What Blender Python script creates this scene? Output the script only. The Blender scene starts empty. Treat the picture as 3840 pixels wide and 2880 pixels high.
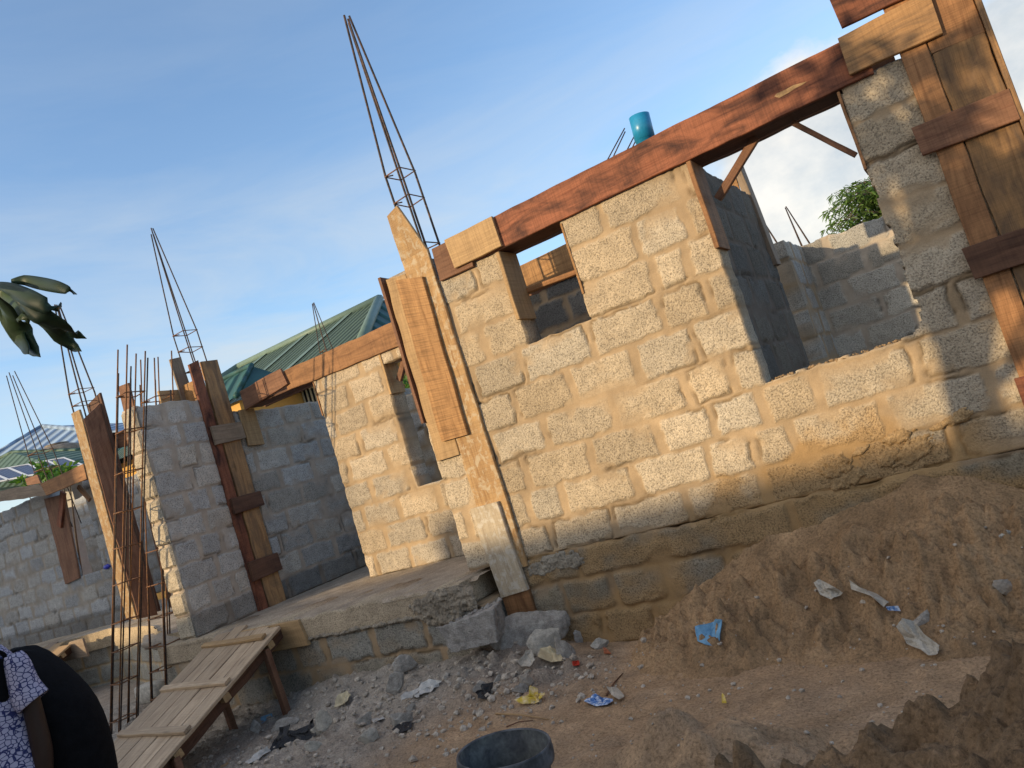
import bpy, math, random
import numpy as np
from mathutils import Vector, Matrix

random.seed(7)
rng = np.random.default_rng(11)
scene = bpy.context.scene
COL = scene.collection
V = Vector

# ------------------------------------------------------------------ camera
W, H, FPX = 3840.0, 2880.0, 2900.0
yaw, pit, rol = [math.radians(a) for a in (-30.35, 4.71, -17.27)]
CAM = V((0, 0, 0.8))
FWD = V((math.sin(yaw) * math.cos(pit), math.cos(yaw) * math.cos(pit), math.sin(pit)))
_r0 = V((math.cos(yaw), -math.sin(yaw), 0)); _u0 = _r0.cross(FWD)
RGT = math.cos(rol) * _r0 + math.sin(rol) * _u0
UPV = -math.sin(rol) * _r0 + math.cos(rol) * _u0
cam_d = bpy.data.cameras.new('camera'); cam = bpy.data.objects.new('camera', cam_d); COL.objects.link(cam)
M = Matrix((RGT, UPV, -FWD)).transposed().to_4x4(); M.translation = CAM
cam.matrix_world = M
cam_d.sensor_fit = 'HORIZONTAL'; cam_d.sensor_width = 36.0; cam_d.lens = FPX / W * 36.0
cam_d.clip_start = 0.05; cam_d.clip_end = 3000
scene.camera = cam

# surveying helpers: where a line of sight of the photo meets a known plane of the building
def ray(x, y): return (x - W / 2) / FPX * RGT - (y - H / 2) / FPX * UPV + FWD
def atY(x, y, Y): d = ray(x, y); return CAM + d * ((Y - CAM.y) / d.y)
def atX(x, y, X): d = ray(x, y); return CAM + d * ((X - CAM.x) / d.x)
def atZ(x, y, Z): d = ray(x, y); return CAM + d * ((Z - CAM.z) / d.z)
def atP(x, y, p, n): d = ray(x, y); return CAM + d * ((p - CAM).dot(n) / d.dot(n))
def zz(o, k, x, y): return (o[0] + x / k, o[1] + y / k)

# ------------------------------------------------------------------ numpy noise
def _h(ix, iy, seed):
    n = (ix.astype(np.int64) * 374761393 + iy.astype(np.int64) * 668265263 + seed * 974634777) & 0x7fffffff
    n = ((n ^ (n >> 13)) * 1274126177) & 0x7fffffff
    return ((n ^ (n >> 16)) & 0xffff) / 65535.0
def vn(x, y, seed=0):
    x = np.asarray(x, float); y = np.asarray(y, float)
    ix = np.floor(x); iy = np.floor(y); fx = x - ix; fy = y - iy
    fx = fx * fx * fx * (fx * (fx * 6 - 15) + 10); fy = fy * fy * fy * (fy * (fy * 6 - 15) + 10)
    a = _h(ix, iy, seed); b = _h(ix + 1, iy, seed); c = _h(ix, iy + 1, seed); d = _h(ix + 1, iy + 1, seed)
    return (a + (b - a) * fx) * (1 - fy) + (c + (d - c) * fx) * fy
def fbm(x, y, o=4, seed=0, g=0.5):
    s = 0; a = 1; t = 0
    for i in range(o):
        s = s + a * (vn(x, y, seed + i * 17) * 2 - 1); t += a; a *= g
        x, y = x * 2.03 + 5.2, y * 2.03 + 1.7
    return s / t
def sst(a, b, x): t = np.clip((x - a) / (b - a), 0, 1); return t * t * (3 - 2 * t)

# ------------------------------------------------------------------ object helpers
def tag(o, label=None, cat=None, group=None, kind=None):
    if label: o['label'] = label
    if cat: o['category'] = cat
    if group: o['group'] = group
    if kind: o['kind'] = kind
    return o
def empty(name, loc, label, cat, group=None):
    o = bpy.data.objects.new(name, None); COL.objects.link(o); o.location = loc
    o.empty_display_size = 0.2
    return tag(o, label, cat, group)
def mk(name, verts, faces, mat, parent=None, smooth=False, col=None, uv=None):
    """one mesh object; verts in world space (made local to the thing's base)"""
    off = V((0, 0, 0))
    p = parent
    while p is not None: off = off + p.location; p = p.parent
    vs = np.asarray([tuple(v) for v in verts] if not isinstance(verts, np.ndarray) else verts, dtype=float) - np.array(off)
    me = bpy.data.meshes.new(name)
    if isinstance(faces, np.ndarray):
        nf, k = faces.shape
        me.vertices.add(len(vs)); me.vertices.foreach_set('co', vs.ravel())
        me.loops.add(nf * k); me.loops.foreach_set('vertex_index', faces.ravel().astype(np.int32))
        me.polygons.add(nf); me.polygons.foreach_set('loop_start', np.arange(0, nf * k, k, dtype=np.int32))
        me.polygons.foreach_set('loop_total', np.full(nf, k, dtype=np.int32))
        me.update(calc_edges=True); me.validate()
    else:
        me.from_pydata([tuple(v) for v in vs], [], [tuple(f) for f in faces]); me.update()
    if uv is not None:
        l = me.uv_layers.new(name='UVMap')
        li = np.zeros(len(me.loops), dtype=np.int32); me.loops.foreach_get('vertex_index', li)
        uva = np.asarray(uv, dtype=float)[li]
        l.data.foreach_set('uv', uva.ravel())
    if col is not None:
        c = np.ones((len(vs), 4)); ca = np.asarray(col); c[:, :ca.shape[1]] = ca
        a = me.color_attributes.new('Col', 'FLOAT_COLOR', 'POINT'); a.data.foreach_set('color', c.ravel())
    if smooth: me.polygons.foreach_set('use_smooth', np.ones(len(me.polygons), dtype=bool))
    if mat: me.materials.append(mat)
    o = bpy.data.objects.new(name, me); COL.objects.link(o)
    if parent: o.parent = parent
    return o
def grid_faces(nu, nv, mask=None):
    i, j = np.meshgrid(np.arange(nu - 1), np.arange(nv - 1), indexing='ij')
    f = np.stack([i * nv + j, (i + 1) * nv + j, (i + 1) * nv + j + 1, i * nv + j + 1], -1)
    if mask is not None: f = f[mask]
    return f.reshape(-1, 4)

class MB:
    """collects shapes for ONE mesh"""
    def __init__(s): s.v = []; s.f = []; s.uv = []
    def add(s, vs, fs, uv=None):
        b = len(s.v); s.v += [tuple(v) for v in vs]; s.f += [tuple(i + b for i in f) for f in fs]
        s.uv += list(uv) if uv is not None else [(v[0] + v[1], v[2]) for v in vs]
    def box(s, a, b):
        x0, y0, z0 = a; x1, y1, z1 = b
        s.add([(x0, y0, z0), (x1, y0, z0), (x1, y1, z0), (x0, y1, z0), (x0, y0, z1), (x1, y0, z1), (x1, y1, z1), (x0, y1, z1)],
              [(0, 3, 2, 1), (4, 5, 6, 7), (0, 1, 5, 4), (1, 2, 6, 5), (2, 3, 7, 6), (3, 0, 4, 7)])
    def tube(s, pts, r, n=6, rr=None, cap=True):
        pts = [V(p) for p in pts]; vs = []; fs = []; uv = []
        prev = None; ln = 0
        for i, p in enumerate(pts):
            t = (pts[min(i + 1, len(pts) - 1)] - pts[max(i - 1, 0)]).normalized()
            a = prev if prev is not None else (V((0, 0, 1)) if abs(t.z) < .9 else V((1, 0, 0)))
            x = (a - t * a.dot(t)).normalized(); prev = x; y = t.cross(x)
            if i: ln += (p - pts[i - 1]).length
            R = rr[i] if rr else r
            for k in range(n):
                an = 2 * math.pi * k / n
                vs.append(p + (x * math.cos(an) + y * math.sin(an)) * R); uv.append((ln, k / n * 6.28 * R))
        for i in range(len(pts) - 1):
            for k in range(n):
                fs.append((i * n + k, i * n + (k + 1) % n, (i + 1) * n + (k + 1) % n, (i + 1) * n + k))
        if cap:
            fs.append(tuple(range(n - 1, -1, -1))); fs.append(tuple(range((len(pts) - 1) * n, len(pts) * n)))
        s.add(vs, fs, uv)
    def lathe(s, c, prof, n=32):
        vs = []; fs = []; c = V(c)
        for r, z in prof:
            for k in range(n):
                a = 2 * math.pi * k / n; vs.append(c + V((r * math.cos(a), r * math.sin(a), z)))
        for i in range(len(prof) - 1):
            for k in range(n):
                fs.append((i * n + k, i * n + (k + 1) % n, (i + 1) * n + (k + 1) % n, (i + 1) * n + k))
        s.add(vs, fs)
    def build(s, name, mat, parent=None, smooth=False): return mk(name, s.v, s.f, mat, parent, smooth, uv=s.uv)

def plank(name, parent, a0, a1, b1, b0, n, t, mat, wob=0.003, bow=0.0, label=None, seg=None, skew=0):
    """sawn board: a0-a1 is one end, b0-b1 the other, n faces out, t thick. Edges waver, arrises are worn."""
    a0, a1, b0, b1, n = V(a0), V(a1), V(b0), V(b1), V(n).normalized()
    L = ((b0 + b1) / 2 - (a0 + a1) / 2).length; wd = (a1 - a0).length
    N = seg or max(4, int(L / 0.06)); bev = min(0.004, t * .25)
    sd = random.randint(0, 9999); ou, ov = random.random() * 40, random.random() * 40
    vs = []; uv = []
    for i in range(N + 1):
        s = i / N
        e0 = a0.lerp(b0, s); e1 = a1.lerp(b1, s); x = (e1 - e0).normalized(); w = (e1 - e0).length
        q0 = float(fbm(np.array([s * L * 5.]), np.array([sd * 1.]), 3, sd)[0]) * wob
        q1 = float(fbm(np.array([s * L * 5. + 9]), np.array([sd * 2.]), 3, sd + 3)[0]) * wob
        e0 = e0 + x * q0; e1 = e1 + x * q1; w = (e1 - e0).length
        bz = n * (bow * math.sin(math.pi * s) + .0015 * math.sin(7 * s + sd))
        jit = 0
        for (f, d) in ((0, -t), (0, -bev), (bev / w, 0), (.3, 0.0006), (.7, -.0004), (1 - bev / w, 0), (1, -bev), (1, -t), (.5, -t)):
            vs.append(e0 + (e1 - e0) * f + n * d + bz)
            uv.append((ou + s * L, ov + f * w + (d if f == 0 else -d if f == 1 else 0)))
    R = 9; fs = []
    for i in range(N):
        for k in range(R): fs.append((i * R + k, i * R + (k + 1) % R, (i + 1) * R + (k + 1) % R, (i + 1) * R + k))
    fs.append(tuple(range(R - 1, -1, -1))); fs.append(tuple(range(N * R, N * R + R)))
    # end caps get their own look through uv spread
    o = mk(name, vs, fs, mat, parent, uv=uv)
    if label: o['label'] = label
    return o
def wplank(name, parent, x0, z0, x1, z1, y, t, mat, vertical=True, **k):
    """upright rectangular board in a plane y = const facing the street (-y)"""
    if vertical: return plank(name, parent, (x0, y, z0), (x1, y, z0), (x1, y, z1), (x0, y, z1), (0, -1, 0), t, mat, **k)
    return plank(name, parent, (x0, y, z1), (x0, y, z0), (x1, y, z0), (x1, y, z1), (0, -1, 0), t, mat, **k)
def qplank(name, parent, pts, n, t, mat, **k):
    return plank(name, parent, *pts, n, t, mat, **k)
def stick(name, parent, p, q, w, d, mat, up=(0, -1, 0), **k):
    """square batten from p to q"""
    p, q, up = V(p), V(q), V(up); t = (q - p).normalized(); x = t.cross(up).normalized(); nn = x.cross(t).normalized()
    return plank(name, parent, p - x * w / 2, p + x * w / 2, q + x * w / 2, q - x * w / 2, nn, d, mat, **k)

# ------------------------------------------------------------------ materials
def new(name):
    m = bpy.data.materials.new(name); m.use_nodes = True; nt = m.node_tree
    return m, nt, nt.nodes['Principled BSDF']
class G:
    """tiny node-graph helper"""
    def __init__(s, nt): s.nt = nt
    def n(s, t, **k):
        x = s.nt.nodes.new(t)
        for a, b in k.items(): setattr(x, a, b)
        return x
    def l(s, a, b): s.nt.links.new(a, b)
    def noise(s, vec, sc, det=4, ro=.55, dist=0):
        x = s.n('ShaderNodeTexNoise'); x.inputs['Scale'].default_value = sc; x.inputs['Detail'].default_value = det
        x.inputs['Roughness'].default_value = ro; x.inputs['Distortion'].default_value = dist
        if vec: s.l(vec, x.inputs['Vector'])
        return x.outputs['Fac']
    def ramp(s, fac, pts):
        x = s.n('ShaderNodeValToRGB'); e = x.color_ramp.elements
        while len(e) < len(pts): e.new(.5)
        for i, (p, c) in enumerate(pts): e[i].position = p; e[i].color = (c, c, c, 1) if not isinstance(c, tuple) else (*c, 1)
        s.l(fac, x.inputs['Fac']); return x.outputs['Color']
    def mix(s, fac, a, b, mode='MIX'):
        x = s.n('ShaderNodeMix', data_type='RGBA', blend_type=mode)
        for i, v in ((0, fac), (6, a), (7, b)):
            if hasattr(v, 'is_linked') or hasattr(v, 'links'): s.l(v, x.inputs[i])
            elif i == 0: x.inputs[i].default_value = v
            else: x.inputs[i].default_value = (*v, 1) if isinstance(v, tuple) else (v, v, v, 1)
        return x.outputs[2]
    def math(s, op, a, b=None):
        x = s.n('ShaderNodeMath', operation=op)
        for i, v in ((0, a), (1, b)):
            if v is None: continue
            if hasattr(v, 'links'): s.l(v, x.inputs[i])
            else: x.inputs[i].default_value = v
        return x.outputs[0]
    def bump(s, h, st, dist, base=None):
        x = s.n('ShaderNodeBump'); x.inputs['Strength'].default_value = st; x.inputs['Distance'].default_value = dist
        s.l(h, x.inputs['Height'])
        if base: s.l(base, x.inputs['Normal'])
        return x.outputs['Normal']
    def mapping(s, vec, sc, loc=(0, 0, 0)):
        x = s.n('ShaderNodeMapping'); x.inputs['Scale'].default_value = sc; x.inputs['Location'].default_value = loc
        s.l(vec, x.inputs['Vector']); return x.outputs[0]

def m_block():
    m, nt, b = new('sandcrete'); g = G(nt)
    at = g.n('ShaderNodeAttribute', attribute_name='Col'); ob = g.n('ShaderNodeTexCoord').outputs['Object']
    blk = at.outputs['Alpha']
    n1 = g.noise(ob, 95, 3, .6, .4); n2 = g.noise(ob, 9, 4); n3 = g.noise(ob, 260, 2)
    pit = g.ramp(n1, [(.36, .5), (.5, 1.0), (.72, 1.18)])
    pitm = g.ramp(n3, [(.3, .86), (.7, 1.08)])
    tex = g.mix(blk, pitm, pit)
    c = g.mix(1.0, at.outputs['Color'], tex, 'MULTIPLY')
    c = g.mix(1.0, c, g.ramp(n2, [(.3, .84), (.7, 1.12)]), 'MULTIPLY')
    g.l(c, b.inputs['Base Color']); b.inputs['Roughness'].default_value = .93
    b.inputs['Specular IOR Level'].default_value = .2
    hb = g.mix(blk, g.mix(.75, n1, n2), n1)
    h = g.math('MULTIPLY', n1, g.math('ADD', g.math('MULTIPLY', blk, .85), .15))
    g.l(g.bump(h, .9, .012), b.inputs['Normal'])
    return m
def m_ground():
    m, nt, b = new('earth'); g = G(nt)
    at = g.n('ShaderNodeAttribute', attribute_name='Col'); ob = g.n('ShaderNodeTexCoord').outputs['Object']
    n1 = g.noise(ob, 70, 6, .65, .3); n2 = g.noise(ob, 6, 5, .6); n3 = g.noise(ob, 240, 3)
    c = g.mix(1.0, at.outputs['Color'], g.ramp(n1, [(.3, .5), (.5, .95), (.75, 1.3)]), 'MULTIPLY')
    c = g.mix(1.0, c, g.ramp(n2, [(.3, .78), (.7, 1.2)]), 'MULTIPLY')
    c = g.mix(1.0, c, g.ramp(n3, [(.25, .8), (.75, 1.2)]), 'MULTIPLY')
    g.l(c, b.inputs['Base Color']); b.inputs['Roughness'].default_value = .96; b.inputs['Specular IOR Level'].default_value = .15
    g.l(g.bump(n1, .8, .02, g.bump(n3, .5, .006)), b.inputs['Normal'])
    return m
def m_wood(name, c1, c2, dark, rough=.72, stain=.5, saw=.4, grey=0.0, dirt=None):
    m, nt, b = new(name); g = G(nt)
    uv = g.n('ShaderNodeUVMap', uv_map='UVMap').outputs[0]
    rnd = g.n('ShaderNodeObjectInfo').outputs['Random']
    grain = g.noise(g.mapping(uv, (1.1, 17, 1)), 1.6, 6, .6, 1.1)
    fine = g.noise(g.mapping(uv, (7, 230, 1)), 1, 3, .6)
    st = g.noise(g.mapping(uv, (2.4, 6, 1)), 1.3, 5, .62, .8)
    sawn = g.noise(g.mapping(uv, (115, 3.2, 1)), 1, 2, .5, .15)
    kn = g.n('ShaderNodeTexVoronoi'); kn.inputs['Scale'].default_value = 1
    g.l(g.mapping(uv, (1.7, 6.5, 1)), kn.inputs['Vector'])
    knot = g.ramp(kn.outputs['Distance'], [(.0, 0.0), (.055, .12), (.13, 1.0)])
    c = g.ramp(grain, [(.28, c2), (.47, c1), (.66, tuple(min(1, v * 1.18) for v in c1))])
    c = g.mix(g.ramp(st, [(.42, 0.0), (.68, stain)]), c, dark)
    c = g.mix(1.0, c, g.ramp(fine, [(.3, .8), (.7, 1.1)]), 'MULTIPLY')
    c = g.mix(saw, c, g.mix(1.0, c, g.ramp(sawn, [(.35, .62), (.55, 1.05)]), 'MULTIPLY'))
    c = g.mix(g.mix(.55, (0, 0, 0), g.mix(1.0, (1, 1, 1), knot, 'SUBTRACT')), c, tuple(v * .35 for v in c2))
    if dirt:
        dn = g.noise(g.mapping(uv, (9, 11, 1)), 1.5, 5, .7, .4)
        c = g.mix(g.ramp(dn, [(.5, 0.0), (.6, .85)]), c, dirt)
    bc = g.n('ShaderNodeBrightContrast'); g.l(c, bc.inputs[0])
    hs = g.n('ShaderNodeHueSaturation'); g.l(c, hs.inputs['Color'])
    g.l(g.math('ADD', g.math('MULTIPLY', rnd, .34), .83), hs.inputs['Value'])
    g.l(hs.outputs[0], b.inputs['Base Color']); b.inputs['Roughness'].default_value = rough; b.inputs['Specular IOR Level'].default_value = .25
    h = g.math('ADD', g.math('MULTIPLY', fine, .5), g.math('ADD', grain, g.math('MULTIPLY', sawn, saw)))
    g.l(g.bump(h, .5, .004), b.inputs['Normal'])
    return m
def m_plain(name, c, rough=.7, nsc=14, var=.25, bump=.25, bd=.01, metal=0, c2=None, spec=.3):
    m, nt, b = new(name); g = G(nt); ob = g.n('ShaderNodeTexCoord').outputs['Object']
    n1 = g.noise(ob, nsc, 6, .6, .2); n2 = g.noise(ob, nsc * 7, 3, .6)
    k = g.mix(1.0, g.ramp(n1, [(.28, 1 - var), (.72, 1 + var)]), g.ramp(n2, [(.3, 1 - var * .6), (.7, 1 + var * .5)]), 'MULTIPLY')
    base = c if c2 is None else g.mix(g.ramp(n1, [(.45, 0.0), (.6, 1.0)]), c, c2)
    if c2 is None:
        rgb = g.n('ShaderNodeRGB'); rgb.outputs[0].default_value = (*c, 1); base = rgb.outputs[0]
    g.l(g.mix(1.0, base, k, 'MULTIPLY'), b.inputs['Base Color'])
    b.inputs['Roughness'].default_value = rough; b.inputs['Metallic'].default_value = metal; b.inputs['Specular IOR Level'].default_value = spec
    if bump: g.l(g.bump(g.mix(.5, n1, n2), bump, bd), b.inputs['Normal'])
    return m
def m_roof(name, c, period, dark=.72, axis=0, wide=None):
    m, nt, b = new(name); g = G(nt); uv = g.n('ShaderNodeUVMap', uv_map='UVMap').outputs[0]
    sx = g.n('ShaderNodeSeparateXYZ'); g.l(uv, sx.inputs[0]); u = sx.outputs[axis]
    w = g.math('SINE', g.math('MULTIPLY', u, 6.2832 / period))
    n = g.noise(g.mapping(uv, (1.2, .5, 1)), 1.5, 4)
    rgb = g.n('ShaderNodeRGB'); rgb.outputs[0].default_value = (*c, 1)
    k = g.mix(1.0, g.ramp(g.math('ADD', g.math('MULTIPLY', w, .5), .5), [(.0, dark), (.55, 1.05)]), g.ramp(n, [(.3, .85), (.7, 1.12)]), 'MULTIPLY')
    col = g.mix(1.0, rgb.outputs[0], k, 'MULTIPLY')
    g.l(col, b.inputs['Base Color']); b.inputs['Roughness'].default_value = .6; b.inputs['Specular IOR Level'].default_value = .3
    g.l(g.bump(w, .5, period * .25), b.inputs['Normal'])
    return m
def m_leaf(name, c, c2, tr=.25):
    m, nt, b = new(name); g = G(nt); ob = g.n('ShaderNodeTexCoord').outputs['Object']
    n = g.noise(ob, 3.5, 4)
    at = g.n('ShaderNodeAttribute', attribute_name='Col')
    k = g.mix(g.ramp(n, [(.35, 0.0), (.65, 1.0)]), c, c2)
    g.l(g.mix(1.0, k, at.outputs['Color'], 'MULTIPLY'), b.inputs['Base Color'])
    b.inputs['Roughness'].default_value = .5; b.inputs['Specular IOR Level'].default_value = .3
    t = g.n('ShaderNodeBsdfTranslucent'); g.l(g.mix(1.0, k, (1.5, 1.6, .6), 'MULTIPLY'), t.inputs[0])
    mx = g.n('ShaderNodeMixShader'); mx.inputs[0].default_value = tr
    out = nt.nodes['Material Output']; g.l(b.outputs[0], mx.inputs[1]); g.l(t.outputs[0], mx.inputs[2]); g.l(mx.outputs[0], out.inputs[0])
    return m
def m_blouse():
    m, nt, b = new('patterned_cotton'); g = G(nt); ob = g.n('ShaderNodeTexCoord').outputs['Object']
    wv = g.n('ShaderNodeMix', data_type='RGBA'); wv.inputs[0].default_value = .03
    nz = g.n('ShaderNodeTexNoise'); nz.inputs['Scale'].default_value = 14; g.l(ob, nz.inputs['Vector'])
    g.l(ob, wv.inputs[6]); g.l(nz.outputs['Color'], wv.inputs[7])
    v = g.n('ShaderNodeTexVoronoi', feature='DISTANCE_TO_EDGE'); v.inputs['Scale'].default_value = 44; v.inputs['Randomness'].default_value = .62
    g.l(g.mapping(wv.outputs[2], (1, 1, 1.35)), v.inputs['Vector'])
    c = g.mix(g.ramp(v.outputs['Distance'], [(.055, 0.0), (.10, 1.0)]), (.02, .025, .11), (.40, .37, .48))
    g.l(c, b.inputs['Base Color']); b.inputs['Roughness'].default_value = .85
    return m
def m_solar():
    m, nt, b = new('solar_glass'); g = G(nt); uv = g.n('ShaderNodeUVMap', uv_map='UVMap').outputs[0]
    br = g.n('ShaderNodeTexBrick'); br.inputs['Scale'].default_value = 1; br.offset = 0; br.inputs['Mortar Size'].default_value = .008
    br.inputs['Brick Width'].default_value = .16; br.inputs['Row Height'].default_value = .16
    br.inputs['Color1'].default_value = (.03, .05, .11, 1); br.inputs['Color2'].default_value = (.035, .06, .13, 1); br.inputs['Mortar'].default_value = (.2, .23, .3, 1)
    g.l(uv, br.inputs['Vector']); g.l(br.outputs['Color'], b.inputs['Base Color']); b.inputs['Roughness'].default_value = .5; b.inputs['Specular IOR Level'].default_value = .12
    return m
BLOCK = m_block(); EARTH = m_ground()
W_RED = m_wood('red_board', (.235, .085, .045), (.125, .038, .021), (.045, .018, .014), stain=1.0, saw=.5)
W_TAN = m_wood('tan_board', (.36, .195, .082), (.225, .11, .042), (.19, .095, .04), stain=.45, saw=.8)
W_PALE = m_wood('pale_board', (.37, .24, .12), (.27, .17, .085), (.22, .135, .07), stain=.3, saw=.4)
W_ORG = m_wood('orange_board', (.29, .145, .065), (.17, .075, .032), (.11, .05, .024), stain=.6, saw=.5)
W_BRN = m_wood('brown_board', (.20, .10, .058), (.13, .05, .028), (.09, .04, .025), stain=.6, saw=.4)
W_DRK = m_wood('dark_board', (.13, .065, .04), (.07, .032, .02), (.05, .025, .018), stain=.5, saw=.3)
W_GRY = m_wood('weathered_board', (.26, .195, .14), (.17, .12, .082), (.12, .082, .058), stain=.5, saw=.25)
W_CEM = m_wood('cement_smeared_board', (.36, .225, .105), (.24, .125, .05), (.2, .105, .05), stain=.4, saw=.4, dirt=(.40, .32, .22))
W_GCEM = m_wood('dusty_cement_board', (.40, .33, .24), (.30, .23, .16), (.25, .19, .13), stain=.4, saw=.2, dirt=(.46, .42, .36))
W_RMP = m_wood('worn_ramp_board', (.42, .31, .205), (.31, .21, .13), (.24, .16, .10), stain=.5, saw=.2)
W_YEL = m_wood('mottled_board', (.30, .168, .075), (.165, .085, .04), (.10, .07, .05), stain=.85, saw=.3)
STEEL = m_plain('rusty_steel', (.045, .036, .034), .65, 30, .4, .2, .002, .2, c2=(.085, .048, .032))
RUST = m_plain('orange_rusty_steel', (.26, .12, .05), .75, 40, .4, .2, .002, .25, c2=(.10, .06, .045))
CONC = m_plain('rough_concrete', (.36, .31, .26), .93, 9, .3, .8, .03, c2=(.30, .24, .18), spec=.15)
CONCG = m_plain('broken_concrete', (.33, .31, .29), .93, 16, .35, 1.0, .03, spec=.15)
MUD = m_plain('earth_mortar', (.35, .24, .14), .95, 20, .3, 1.0, .03, spec=.1)
PIPE = m_plain('blue_plastic', (.015, .22, .42), .35, 8, .12, 0, spec=.5)
BUCKET = m_plain('black_plastic', (.042, .043, .046), .55, 9, .35, .15, .004, c2=(.10, .10, .105), spec=.3)
BUCKIN = m_plain('cement_coated_plastic', (.11, .115, .11), .75, 10, .5, .4, .006, c2=(.04, .042, .045))
BLKPL = m_plain('black_film', (.018, .018, .02), .45, 14, .3, .5, .02)
WHTPL = m_plain('white_film', (.48, .46, .43), .5, 20, .2, .5, .02)
CLRPL = m_plain('cloudy_film', (.42, .38, .32), .4, 18, .3, .6, .02)
CRMPL = m_plain('cream_film', (.50, .42, .27), .5, 18, .2, .5, .02)
BLUCL = m_plain('blue_cloth', (.16, .33, .50), .8, 30, .25, .4, .006)
YELPL = m_plain('yellow_wrapper', (.58, .42, .05), .5, 22, .2, .3, .01, c2=(.60, .47, .27))
BLUWR = m_plain('blue_wrapper', (.05, .17, .45), .5, 40, .2, .3, .01, c2=(.55, .60, .68))
REDPL = m_plain('red_plastic', (.55, .05, .03), .5)
CLAY = m_plain('red_clay', (.36, .12, .06), .9)
ROCK = m_plain('grey_stone', (.38, .345, .305), .92, 22, .4, 1.0, .02, spec=.15)
ROCKW = m_plain('pale_stone', (.48, .44, .38), .92, 22, .35, 1.0, .02, spec=.15)
SKIN = m_plain('dark_skin', (.032, .017, .012), .5, 20, .12, .1, .003)
VEIL = m_plain('black_cloth', (.006, .006, .007), .9, 25, .3, .3, .01, spec=.1)
BLOUSE = m_blouse()
ROOFG = m_roof('green_roofing', (.065, .10, .065), .28, .35)
ROOFT = m_roof('teal_roofing', (.025, .085, .08), .6, .7)
ROOFP = m_plain('pale_green_flashing', (.13, .19, .155), .5, 3, .1, 0)
ROOFB = m_roof('blue_grey_roofing', (.24, .33, .46), 1.1, .62)
ROOFF = m_roof('faded_green_roofing', (.07, .12, .085), .9, .85)
YWALL = m_plain('yellow_render', (.62, .36, .10), .85, 3, .08, .05)
GREYW = m_plain('grey_render', (.42, .40, .38), .9, 3, .12, .1)
IRON = m_plain('cream_iron', (.6, .47, .28), .6)
DARKI = m_plain('dark_interior', (.03, .028, .026), .8)
TANK = m_plain('brown_tank_plastic', (.16, .12, .085), .6, 3, .25, 0, c2=(.22, .18, .13))
ALU = m_plain('aluminium', (.5, .52, .55), .4, 5, .1, 0, metal=.5)
SOLAR = m_solar()
LEAF = m_leaf('mango_leaf', (.014, .032, .020), (.028, .052, .022), .12)
LEAFY = m_leaf('feathery_leaf', (.07, .13, .03), (.11, .18, .045), .3)
LEAFB = m_leaf('broad_leaf', (.05, .12, .025), (.09, .19, .04), .3)
BARK = m_plain('bark', (.10, .075, .055), .95, 12, .4, 1.0, .03)

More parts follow.
